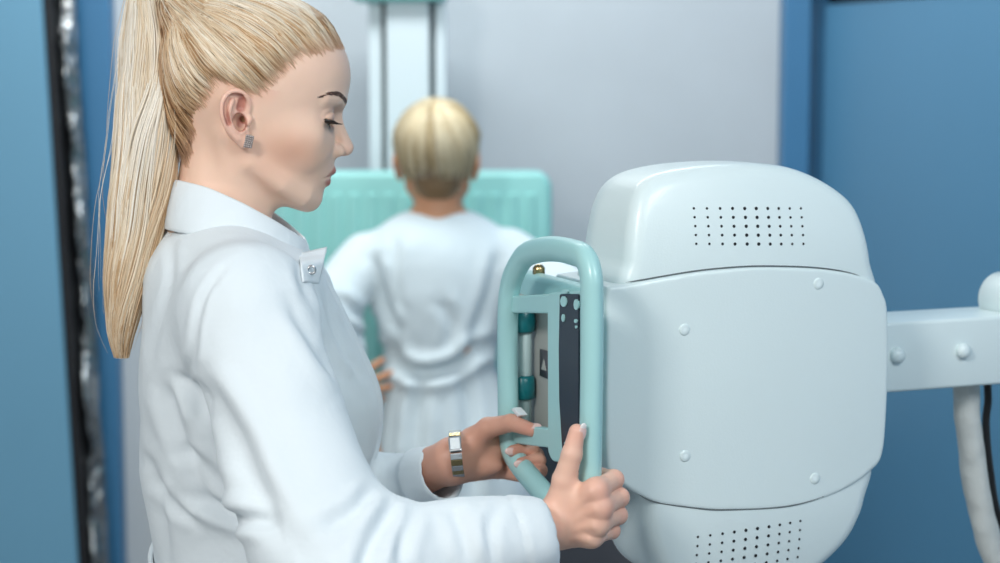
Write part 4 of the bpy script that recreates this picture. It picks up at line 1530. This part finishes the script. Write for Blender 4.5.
# ================================================================== HER HAIR
hair_root_f = lambda p: np.minimum(head_sdf(p, ears=False, lids=False), neck_sdf(HF.back(p)) * 1000)
HL = [(345, 45), (337, 46), (323, 50), (308, 55), (298, 61), (287, 69), (276, 78), (267, 87), (259, 93), (250, 90), (240, 83), (229, 80), (219, 81), (212, 90), (206, 103), (200, 119), (195, 136), (188, 152), (184, 166)]
OUT = [(150, 172), (100, 60), (140, -70), (300, -90), (400, -30), (372, 40)]
hlac = np.array([hpx(x, y) for x, y in HL]); outac = np.array([hpx(x, y) for x, y in OUT])
HPOLY = Poly2(np.concatenate([catmull(hlac, 6), outac]), pad=30, h=0.8, blur=2)


def cap_sdf(P):
    q = HF.to(P)
    ins = -HPOLY(q[:, 0], q[:, 2])                    # >0 inside the hair
    d = hair_root_f(q)
    off = np.clip(ins * 0.24 - 1.7, -3, 6.0)
    return (d - off) * 0.001


def hair_color(n, light, dark, s):
    return light


hairg = None
v, q = sdf_mesh(cap_sdf, HO + np.array([-0.135, -0.10, -0.09]), HO + np.array([0.115, 0.10, 0.158]), 0.0022)
qq = HF.to(v)
ins = -HPOLY(qq[:, 0], qq[:, 2])
cb = np.array(srgb(176, 136, 94)[:3])
hair = mesh_obj('hair', v, q, M_HAIR, woman, colors=np.tile(cb, (len(v), 1)), local=False)

CH = np.array([-12.0, 0.0, 45.0])
TIE = np.array([*hpx(171, -3)])
TIE3 = np.array([TIE[0], 0.0, TIE[1]])


def scalp_strands(n, side, K=18, seed=1, inner=0.0):
    r = np.random.default_rng(seed)
    hc = catmull(hlac, 20)
    seg = np.linalg.norm(np.diff(hc, axis=0), axis=1); cum = np.concatenate([[0], np.cumsum(seg)]); cum /= cum[-1]
    t = r.random(n); t = np.where(r.random(n) < 0.30, 0.16 * r.random(n) ** 1.5, t)
    a = np.interp(t, cum, hc[:, 0]); c = np.interp(t, cum, hc[:, 1])
    # direction inwards from the hairline
    da = np.gradient(hc[:, 0]); dc = np.gradient(hc[:, 1])
    na = np.interp(t, cum, -dc); nc = np.interp(t, cum, da)
    L_ = np.hypot(na, nc) + 1e-9
    na, nc = na / L_, nc / L_
    sgn = np.sign(HPOLY(a + na * 6, c + nc * 6) - HPOLY(a - na * 6, c - nc * 6)); na, nc = -na * sgn, -nc * sgn
    dep = r.random(n) ** 0.8 * 23 - 6.0 + 2.0 * noise(np.stack([t * 70, t * 0, t * 0], -1), 6)
    a = a + na * dep; c = c + nc * dep
    y = hit_y(hair_root_f, a, c, side)
    ok = ~np.isnan(y)
    P0 = np.stack([a, y, c], -1)[ok]; t = t[ok]
    m = len(P0)
    d0 = P0 - CH; d0 /= np.linalg.norm(d0, axis=1)[:, None]
    tt = TIE3 + np.stack([r.normal(0, 2.5, m), side * np.abs(r.normal(5, 4, m)), r.normal(0, 4, m)], -1)
    d1 = tt - CH; R1 = np.linalg.norm(d1, axis=1); d1 /= R1[:, None]
    ang = np.arccos(np.clip((d0 * d1).sum(1), -1, 1))
    s = np.linspace(0, 1, K)
    sa = np.sin(ang)[:, None]
    W0 = np.sin((1 - s)[None] * ang[:, None]) / sa; W1 = np.sin(s[None] * ang[:, None]) / sa
    D = d0[:, None] * W0[..., None] + d1[:, None] * W1[..., None]
    D /= np.linalg.norm(D, axis=2)[:, :, None]
    Rr = radial(lambda p: head_sdf(p, ears=False, lids=False), CH, D.reshape(-1, 3)).reshape(m, K)
    R0 = np.linalg.norm(P0 - CH, axis=1)
    Rr = Rr + (R0 - Rr[:, 0])[:, None] * np.clip(1 - s[None] / 0.6, 0, 1) ** 1.5
    lift = (0.8 + 6.0 * r.random(m) ** 0.9)[:, None]
    clump = noise(np.stack([t * 55, np.zeros(m), np.zeros(m)], -1), 5)[:, None]
    off = (0.2 + lift * sstep(0, 0.22, s)[None]) + 1.4 * clump * sstep(0.02, 0.3, s)[None]
    off += 0.5 * np.sin(s[None] * 9 + r.random(m)[:, None] * 6)
    Rr = Rr + off
    wgt = sstep(0.72, 1.0, s)[None]
    Rr = Rr * (1 - wgt) + R1[:, None] * wgt
    pth = CH + D * Rr[..., None]
    rad = np.tile((0.00070 * np.interp(s, [0, .05, .14, .85, 1], [0.15, 0.35, 1, 1, .7]))[None], (m, 1)) * (0.7 + 0.6 * r.random(m))[:, None]
    return HF.back(pth.reshape(-1, 3)).reshape(m, K, 3), rad, t, clump[:, 0], r


def tint(val, pal):
    """val 0..1 -> palette of sRGB tones dark to light."""
    P = np.array([srgb(*p)[:3] for p in pal]); x = np.linspace(0, 1, len(P))
    return np.stack([np.interp(val, x, P[:, i]) for i in range(3)], -1)


PAL = [(96, 62, 36), (158, 114, 74), (208, 172, 132), (234, 213, 184), (249, 239, 224)]
for side, n, sd in ((-1, 4600, 1), (1, 1500, 2)):
    pth, rad, t, cl, r = scalp_strands(n, side, seed=sd)
    m, K, _ = pth.shape
    # the nape hair is more golden and darker than the hair over the temple and crown
    val = 0.62 + 0.20 * cl + r.normal(0, 0.13, m) - 0.32 * sstep(0.72, 0.9, t)
    along = np.interp(np.linspace(0, 1, K), [0, .15, .5, 1], [-0.02, 0.0, 0.05, 0.0])
    vv = np.clip(val[:, None] + along[None], 0, 1)
    cols = tint(np.repeat(vv.reshape(-1), 3), PAL)
    mixr = np.repeat(np.tile(np.interp(np.linspace(0, 1, K), [0, .12], [0.75, 0]), m), 3)[:, None]
    cols = cols * (1 - mixr) + np.array(srgb(226, 184, 152)[:3]) * mixr
    V, Q = strands_vf(pth, rad)
    mesh_obj('hair_strands', V, Q, M_HAIR, hair, colors=cols, local=False)

# ---- ponytail
TW_ = HF.back(TIE3)
PT = [at(174, 1, 1.95), at(160, -14, 1.948), at(152, -6, 1.942), at(152, 30, 1.938), at(150, 100, 1.932), at(144, 180, 1.925), at(131, 260, 1.918), at(122, 325, 1.912), at(122, 358, 1.91)]
pc_ = catmull(PT, 14)
cum = np.concatenate([[0], np.cumsum(np.linalg.norm(np.diff(pc_, axis=0), axis=1))]); cum /= cum[-1]
prx = lambda t: np.interp(t, [0, .04, .10, .2, .4, .6, .8, .92, 1], [.009, .015, .024, .030, .0315, .0305, .0225, .015, .007])


def pony(n, K=34, seed=3, rmin=0.0, rmax=1.0, wisp=False):
    r = np.random.default_rng(seed)
    th = r.random(n) * 2 * math.pi; rr = rmin + (rmax - rmin) * np.sqrt(r.random(n))
    end = 1 - 0.20 * r.random(n) ** 1.6
    s = np.linspace(0, 1, K)
    T = s[None] * end[:, None]
    C = np.stack([np.interp(T, cum, pc_[:, i]) for i in range(3)], -1)
    R_ = prx(T)
    th2 = th[:, None] + 0.5 * np.sin(T * 3 + r.random(n)[:, None] * 2) + 0.25 * noise(np.stack([np.repeat(th, K) * 2, (T * 4).ravel(), np.zeros(n * K)], -1), 8).reshape(n, K)
    rw = rr[:, None] * (1 + 0.16 * noise(np.stack([np.repeat(th * 2.2, K), np.repeat(rr * 3, K), (T * 5).ravel()], -1), 9).reshape(n, K))
    if wisp:
        rw = rw * (1 + 0.9 * T * r.random(n)[:, None]); 
    ca_, sa_ = np.cos(th2), np.sin(th2)
    X_ = C + WF * (R_ * rw * ca_)[..., None] + HF.ey * (0.85 * R_ * rw * sa_)[..., None]
    rad = np.tile((0.0008 * np.interp(s, [0, .8, 1], [1, 1, .35]))[None], (n, 1)) * (0.7 + 0.6 * r.random(n))[:, None]
    if wisp: rad = rad * 0.28
    return X_, rad, th, rr, T, r


ponytail = mesh_obj('ponytail', *tube_vf(pc_, 0.8, 0.62, sides=18, ref=HF.ey, taper=prx(cum)), M_HAIR, hair, colors=np.tile(np.array(srgb(140, 104, 66)[:3]), (len(pc_) * 18, 1)), local=False)
for n, sd, a0, a1, wp in ((2600, 3, 0.55, 1.0, False), (18, 4, 1.0, 1.12, True)):
    X_, rad, th, rr, T, r = pony(n, seed=sd, rmin=a0, rmax=a1, wisp=wp)
    m, K, _ = X_.shape
    cl = noise(np.stack([th * 5, rr * 2, rr * 0], -1), 15)
    val = 0.88 + 0.14 * cl + r.normal(0, 0.11, m)
    vv = val[:, None] - np.interp(T, [0, .1, .45, .75, 1], [0.15, 0.0, 0.0, 0.24, 0.30]) - 0.42 * sstep(0.1, 0.9, np.cos(th))[:, None] * np.interp(T, [0, .3, .6, .8], [1, 1, .8, .2])  # golden ends; right side darkened, its shade painted into the strands
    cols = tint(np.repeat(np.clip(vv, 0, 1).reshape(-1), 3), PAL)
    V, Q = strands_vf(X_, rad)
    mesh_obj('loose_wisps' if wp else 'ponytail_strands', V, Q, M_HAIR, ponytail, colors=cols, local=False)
# tie
tp = PT[0] * 0.55 + PT[1] * 0.45
td = PT[1] - PT[0]; td /= np.linalg.norm(td)
u1 = np.cross(td, HF.ey); u1 /= np.linalg.norm(u1)
ring = [tp + 0.0125 * (math.cos(t) * u1 + math.sin(t) * HF.ey) for t in np.linspace(0, 2 * math.pi, 28, endpoint=False)]
mesh_obj('hair_tie', *tube_vf(ring, 0.0038, sides=10, closed=True, ref=td), M_BLACK, hair, local=False)

# ================================================================== THE PATIENT, seen from behind
PO = at(437, 167, 3.78)
patient = empty('person', (PO[0], PO[1], 0))
tag(patient, 'short-haired blonde person in white gown facing the teal detector board, hands on hips', 'person')
PFW = np.array([0.0, 1.0, 0.0]); PSX = np.array([1.0, 0, 0])
PH = HeadFrame(PO, PFW, math.radians(6))


def ppl(px, py, dy=0.0):
    """Point on the upright plane through the patient (dy = towards the board)."""
    return ray_plane(px, py, PO + PFW * dy, PFW)


PT_ = [(206, 412, 466, .050), (214, 398, 478, .060), (222, 384, 491, .072), (232, 369, 503, .085), (246, 357, 516, .10), (264, 357, 518, .112), (290, 368, 512, .118), (330, 379, 502, .115), (352, 385, 498, .110), (368, 387, 497, .108),
       (385, 383, 505, .115), (410, 379, 518, .125), (440, 375, 530, .135), (480, 371, 540, .142), (520, 369, 545, .146), (600, 364, 552, .150), (760, 358, 560, .155)]
pz = []; pl_ = []; pr_ = []; pd_ = []
for py, l_, r_, w_ in PT_:
    A_, B_ = ppl(l_, py), ppl(r_, py)
    pz.append(A_[2]); pl_.append(A_[0]); pr_.append(B_[0]); pd_.append(w_)
o_ = np.argsort(pz); pz = np.array(pz)[o_]
PL = smooth_table(pz, np.array(pl_)[o_], sig=0.006); PR = smooth_table(pz, np.array(pr_)[o_], sig=0.006); PD = smooth_table(pz, np.array(pd_)[o_], sig=0.01)
GZ = 0.62


def p_torso(P, shrink=0.0):
    z = np.clip(P[:, 2], pz[0], pz[-1])
    l = np.interp(z, *PL) + shrink; r = np.interp(z, *PR) - shrink; w = np.interp(z, *PD) - shrink
    cx = (l + r) / 2; A_ = (r - l) / 2
    x = P[:, 0] - cx; y = P[:, 1] - PO[1] - 0.01
    n = 2.4
    X = np.abs(x) / A_; Y = np.abs(y) / w
    rr = (X ** n + Y ** n) ** (1 / n)
    g = np.sqrt((x / (A_ * A_)) ** 2 + (y / (w * w)) ** 2) / np.maximum(np.sqrt(X * X + Y * Y), 1e-6)
    d = (rr - 1) / np.maximum(g, 1e-3)
    return smax(d, P[:, 2] - ppl(437, 211)[2], 0.012)


PSH = [ppl(366, 258, 0.0), ppl(511, 256, 0.0)]
PEL = [ppl(334, 303, -0.07), ppl(566, 300, -0.07)]
PWR = [ppl(345, 387, -0.09), ppl(556, 387, -0.09)]
PCF = [PEL[i] + (PWR[i] - PEL[i]) * 0.90 for i in (0, 1)]


def gown_sdf(P):
    d = p_torso(P)
    for i in (0, 1):
        s = s_cone(P, PSH[i], PEL[i], 0.056, 0.058)
        e = s_cone(P, PEL[i], PCF[i], 0.058, 0.044)
        u = (PCF[i] - PEL[i]) / np.linalg.norm(PCF[i] - PEL[i])
        e = smax(e, (P - PCF[i]) @ u, 0.006)
        e = smin(s, e, 0.02)
        e = smax(e, -s_cone(P, PCF[i] - u * 0.05, PCF[i] + u * 0.06, 0.036, 0.038), 0.004)
        d = smin(d, e, 0.018)
    d = smax(d, -s_cone(P, ppl(439, 200, 0.01), ppl(439, 224, 0.02), 0.056, 0.050), 0.006)
    return smax(d, GZ - P[:, 2], 0.006)


PCR = [([(392, 346), (400, 362), (416, 372), (440, 371), (458, 364), (472, 352), (492, 344)], 0.012, 0.022),
       ([(374, 258), (379, 280), (386, 306), (396, 330)], 0.010, 0.012),
       ([(398, 238), (394, 275), (398, 310)], 0.010, 0.005), ([(500, 250), (494, 285), (482, 320), (466, 350)], 0.012, 0.008),
       ([(424, 376), (418, 420), (412, 500)], 0.014, 0.010), ([(462, 372), (470, 420), (474, 500)], 0.014, 0.009), ([(440, 300), (452, 325), (448, 350)], 0.012, 0.005),
       ([(404, 376), (396, 410), (390, 460)], 0.010, 0.006), ([(345, 330), (362, 336), (384, 350)], 0.008, 0.007), ([(336, 296), (356, 312), (376, 322)], 0.010, 0.007)]


def gown_folds(P, N):
    D = 0.007 * noise(P * [7, 7, 5], 41) + 0.004 * noise(P * [17, 14, 9], 42)
    R_ = P - CAM; dep = R_ @ FWD
    px = 500 + F * (R_ @ RT) / dep; py = 281.5 - F * (R_ @ UP) / dep
    fc = sstep(0.0, 0.25, -N[:, 1])
    for pts, w, amp in PCR:
        c = catmull(pts, 6); d2 = np.full(len(P), 1e9); tt = np.zeros(len(P))
        for i in range(len(c) - 1):
            a_, b_ = c[i], c[i + 1]; e = b_ - a_
            t = np.clip(((px - a_[0]) * e[0] + (py - a_[1]) * e[1]) / (e @ e), 0, 1)
            dd = np.hypot(px - a_[0] - t * e[0], py - a_[1] - t * e[1]); m = dd < d2
            d2 = np.where(m, dd, d2); tt = np.where(m, (i + t) / (len(c) - 1), tt)
        r = d2 / F * dep
        D += fc * np.minimum(1, 5 * np.minimum(tt, 1 - tt) + 0.2) * amp * (-np.exp(-(r / w) ** 2) + 0.6 * np.exp(-((r - 2 * w) / (1.1 * w)) ** 2))
    top = sstep(ppl(437, 206)[2], ppl(437, 216)[2], P[:, 2])
    return D * top


v, q = sdf_mesh(gown_sdf, np.array([PEL[0][0] - 0.08, PO[1] - 0.26, GZ - 0.02]), np.array([PEL[1][0] + 0.08, PO[1] + 0.20, ppl(437, 200)[2] + 0.03]), 0.007)
N_ = vnormals(v, q)
gown = mesh_obj('hospital_gown', v + N_ * gown_folds(v, N_)[:, None], q, M_GOWN, patient, local=False)


def p_body(P):
    d = head_sdf(PH.to(P), lids=False) * 0.001
    d = smin(d, s_chain(P, [ppl(437, 168, 0.0), ppl(438, 200, -0.004), ppl(438, 226, 0.0)], [0.050, 0.047, 0.060]), 0.022)
    return d


SKB = np.array(srgb(206, 148, 112)[:3])
hv, hq = sdf_mesh(p_body, PO + np.array([-0.10, -0.125, -0.13]), PO + np.array([0.10, 0.135, 0.145]), 0.0036, newton=1)


def p_limbs(P):
    d = p_torso(P, 0.018); d = smax(d, 0.72 - P[:, 2], 0.03)
    d = smin(d, s_chain(P, [ppl(438, 196, -0.004), ppl(438, 235, 0.0)], [0.044, 0.06]), 0.03)
    for i in (0, 1):
        s = (-1, 1)[i]
        d = smin(d, s_chain(P, [PSH[i], PEL[i], PWR[i]], [0.043, 0.036, 0.023]), 0.015)
        h = np.array([PO[0] + 0.02 + s * 0.085, PO[1], 0.80]); k = h + [0, 0.015, -0.34]; an = np.array([h[0], h[1] - 0.02, 0.08])
        d = smin(d, s_chain(P, [h, k, an], [0.085, 0.056, 0.036]), 0.02)
        d = smin(d, s_chain(P, [an - [0, .025, .045], an + [0, .05, -.04], an + [s * .01, .15, -.06]], [0.028, 0.03, 0.018]), 0.02)
    return smax(d, 0.003 - P[:, 2], 0.003)


bv, bq = sdf_mesh(p_limbs, np.array([PEL[0][0] - 0.06, PO[1] - 0.22, -0.01]), np.array([PEL[1][0] + 0.06, PO[1] + 0.26, ppl(437, 190)[2]]), 0.009, newton=1)
pcs = [(hv, hq), (bv, bq)]
for i in (0, 1):
    s = (1, -1)[i]                       # fingers point inwards and up over the hip
    w = PWR[i]
    def p_hand(P):
        m = (P - w) * 1000 * [s, 1, 1]
        X = lambda *t: np.array(t, float)
        kn = [X(26, 0, 20), X(31, -2, 4), X(30, -2, -10), X(25, 0, -22)]
        d = None
        for k in range(4):
            e = s_cone(m, X(-4, 0, 6 - 5 * k), kn[k], 14, 10)
            d = e if d is None else smin(d, e, 8)
        for k, (a_, l_) in enumerate(((34, 66), (20, 74), (8, 68), (-4, 54))):
            a_ = math.radians(a_); dirn = X(math.cos(a_), 0.25, math.sin(a_))
            d = smin(d, s_chain(m, [kn[k], kn[k] + dirn * l_ * .5, kn[k] + dirn * l_ * .85 + X(0, 5, 0)], [9, 8, 6.3]), 2.5)
        d = smin(d, s_chain(m, [X(4, 4, -14), X(22, 12, -30), X(42, 20, -36)], [12, 9.5, 7.5]), 5)
        return d * 0.001
    a_ = w + np.array([-0.12, -0.05, -0.065]); b_ = w + np.array([0.12, 0.06, 0.085])
    pcs.append(sdf_mesh(p_hand, a_, b_, 0.0032, newton=1))
V_, Q_ = [], []; n0 = 0
for v, q in pcs:
    V_.append(v); Q_.append(q + n0); n0 += len(v)
V_ = np.concatenate(V_)
qh = PH.to(V_)
cl = np.tile(SKB, (len(V_), 1))
mesh_obj('body', V_, np.concatenate(Q_), M_SKINP, patient, colors=cl, local=False)

# ---- short hair
PHL = [(60, 110), (66, 84), (52, 66), (34, 48), (22, 30), (8, 26), (2, 10), (-2, -12), (-6, -32), (-18, -50), (-32, -63), (-40, -70)]
PPOLY = Poly2(np.array(PHL + [(-150, -68), (-150, 180), (110, 180), (110, 112)], float), pad=30, h=1.0, blur=2)
p_root = lambda p: head_sdf(p, ears=False, lids=False)
p_nk = lambda Q: np.minimum(p_root(Q), s_chain(PH.back(Q), [ppl(437, 168, 0.0), ppl(438, 200, -0.004), ppl(438, 226, 0.0)], [0.050, 0.047, 0.060]) * 1000)


def pcap(P):
    q_ = PH.to(P)
    ins = -PPOLY(q_[:, 0], q_[:, 2])
    return (p_nk(q_) - np.clip(ins * 0.35 - 1.0, -4, 8.0)) * 0.001


v, q = sdf_mesh(pcap, PO + np.array([-0.11, -0.135, -0.085]), PO + np.array([0.11, 0.10, 0.155]), 0.0036, newton=1)
phair = mesh_obj('hair', v, q, M_HAIR, patient, colors=np.tile(np.array(srgb(128, 102, 72)[:3]), (len(v), 1)), local=False)


def p_strands(n=2600, K=14, seed=9):
    r = np.random.default_rng(seed)
    Cn = np.array([-12.0, 0, 48.0])
    wh = np.array([-62.0, 8.0, 92.0]); wh /= np.linalg.norm(wh)
    # end directions all round, from the side locks to the nape
    az = r.uniform(-math.pi, math.pi, n); el = np.radians(r.uniform(-72, 55, n))
    d1 = np.stack([np.cos(az) * np.cos(el), np.sin(az) * np.cos(el), np.sin(el)], -1)
    R1 = radial(p_nk, Cn, d1); E = Cn + d1 * R1[:, None]
    ok = (-PPOLY(E[:, 0], E[:, 2])) > -3
    d1 = d1[ok]; az = az[ok]; n = len(d1)
    # roots are spread over the crown, then swept outwards
    ang0 = r.uniform(0, 0.55, n)
    ang = np.arccos(np.clip(d1 @ wh, -1, 1)) + 1e-6
    s0 = ang0 * r.random(n)
    s = s0[:, None] + (1 - s0)[:, None] * np.linspace(0, 1, K)[None]
    sa = np.sin(ang)[:, None]
    D = wh * (np.sin((1 - s) * ang[:, None]) / sa)[..., None] + d1[:, None] * (np.sin(s * ang[:, None]) / sa)[..., None]
    tw = 0.16 * noise(np.stack([az * 2, az * 0, az * 0], -1), 51)
    D[..., 1] += (tw[:, None] * s * (1 - s) * 2)
    D /= np.linalg.norm(D, axis=2)[..., None]
    Rr = radial(p_nk, Cn, D.reshape(-1, 3)).reshape(n, K)
    cl = noise(np.stack([az * 3.5, np.cos(el[ok]) * 3, az * 0], -1), 52)
    off = (5 + 6 * r.random(n))[:, None] * np.interp(s, [0, .1, .8, 1], [.7, 1, 1, .35]) + 3.0 * cl[:, None] * sstep(0.05, 0.4, s)
    X_ = Cn + D * (Rr + off)[..., None]
    rad = np.tile(np.interp(np.linspace(0, 1, K), [0, .1, .8, 1], [.6, 1, .9, .3])[None], (n, 1)) * 0.0016
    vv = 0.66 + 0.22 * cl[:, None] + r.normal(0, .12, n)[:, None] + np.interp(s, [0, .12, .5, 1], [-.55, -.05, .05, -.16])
    return PH.back(X_.reshape(-1, 3)).reshape(n, K, 3), rad, np.clip(vv, 0, 1)


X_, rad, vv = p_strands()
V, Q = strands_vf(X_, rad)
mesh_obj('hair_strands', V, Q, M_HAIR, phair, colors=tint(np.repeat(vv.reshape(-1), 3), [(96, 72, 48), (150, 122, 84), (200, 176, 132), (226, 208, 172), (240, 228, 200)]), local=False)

# ================================================================== LIGHT AND CAMERA
def area(name, loc_, target, size, power, col, sy=None):
    l = bpy.data.lights.new(name, 'AREA'); l.energy = power; l.color = col
    l.shape = 'RECTANGLE'; l.size = size; l.size_y = sy or size
    o = bpy.data.objects.new(name, l); o.location = loc_
    o.rotation_euler = (Vector(target) - Vector(loc_)).to_track_quat('-Z', 'Y').to_euler()
    COL.objects.link(o)
    return o


COOL = (0.93, 0.99, 1.0)
area('unseen_overhead_light', (-1.1, -0.2, 2.7), (0.1, 1.9, 1.2), 0.5, 31, (1.0, 0.985, 0.955))
area('unseen_overhead_light', (-0.2, 3.4, 2.85), (-0.1, 4.1, 1.0), 1.6, 40, COOL, 0.5)
area('unseen_overhead_light', (1.0, 0.3, 2.7), (0.2, 1.95, 1.4), 0.9, 27, COOL)  # added fill from the right to brighten the face, no known lamp
w = bpy.data.worlds.new('room_light'); SC.world = w; w.use_nodes = True
w.node_tree.nodes['Background'].inputs['Color'].default_value = (0.88, 0.97, 1.0, 1)
w.node_tree.nodes['Background'].inputs['Strength'].default_value = 0.45

cam = bpy.data.cameras.new('camera')
cam.sensor_width = 36.0; cam.lens = F / 1000.0 * 36.0
cam.dof.use_dof = True; cam.dof.focus_distance = 1.84; cam.dof.aperture_fstop = 4.3
co = bpy.data.objects.new('camera', cam); co.location = CAM
co.rotation_euler = (math.radians(90) - TH, 0, 0)
COL.objects.link(co); SC.camera = co
SC.view_settings.view_transform = 'Standard'; SC.view_settings.look = 'None'
SC.view_settings.gamma = 1.0; SC.view_settings.use_curve_mapping = False
SC.view_settings.exposure = 0.06
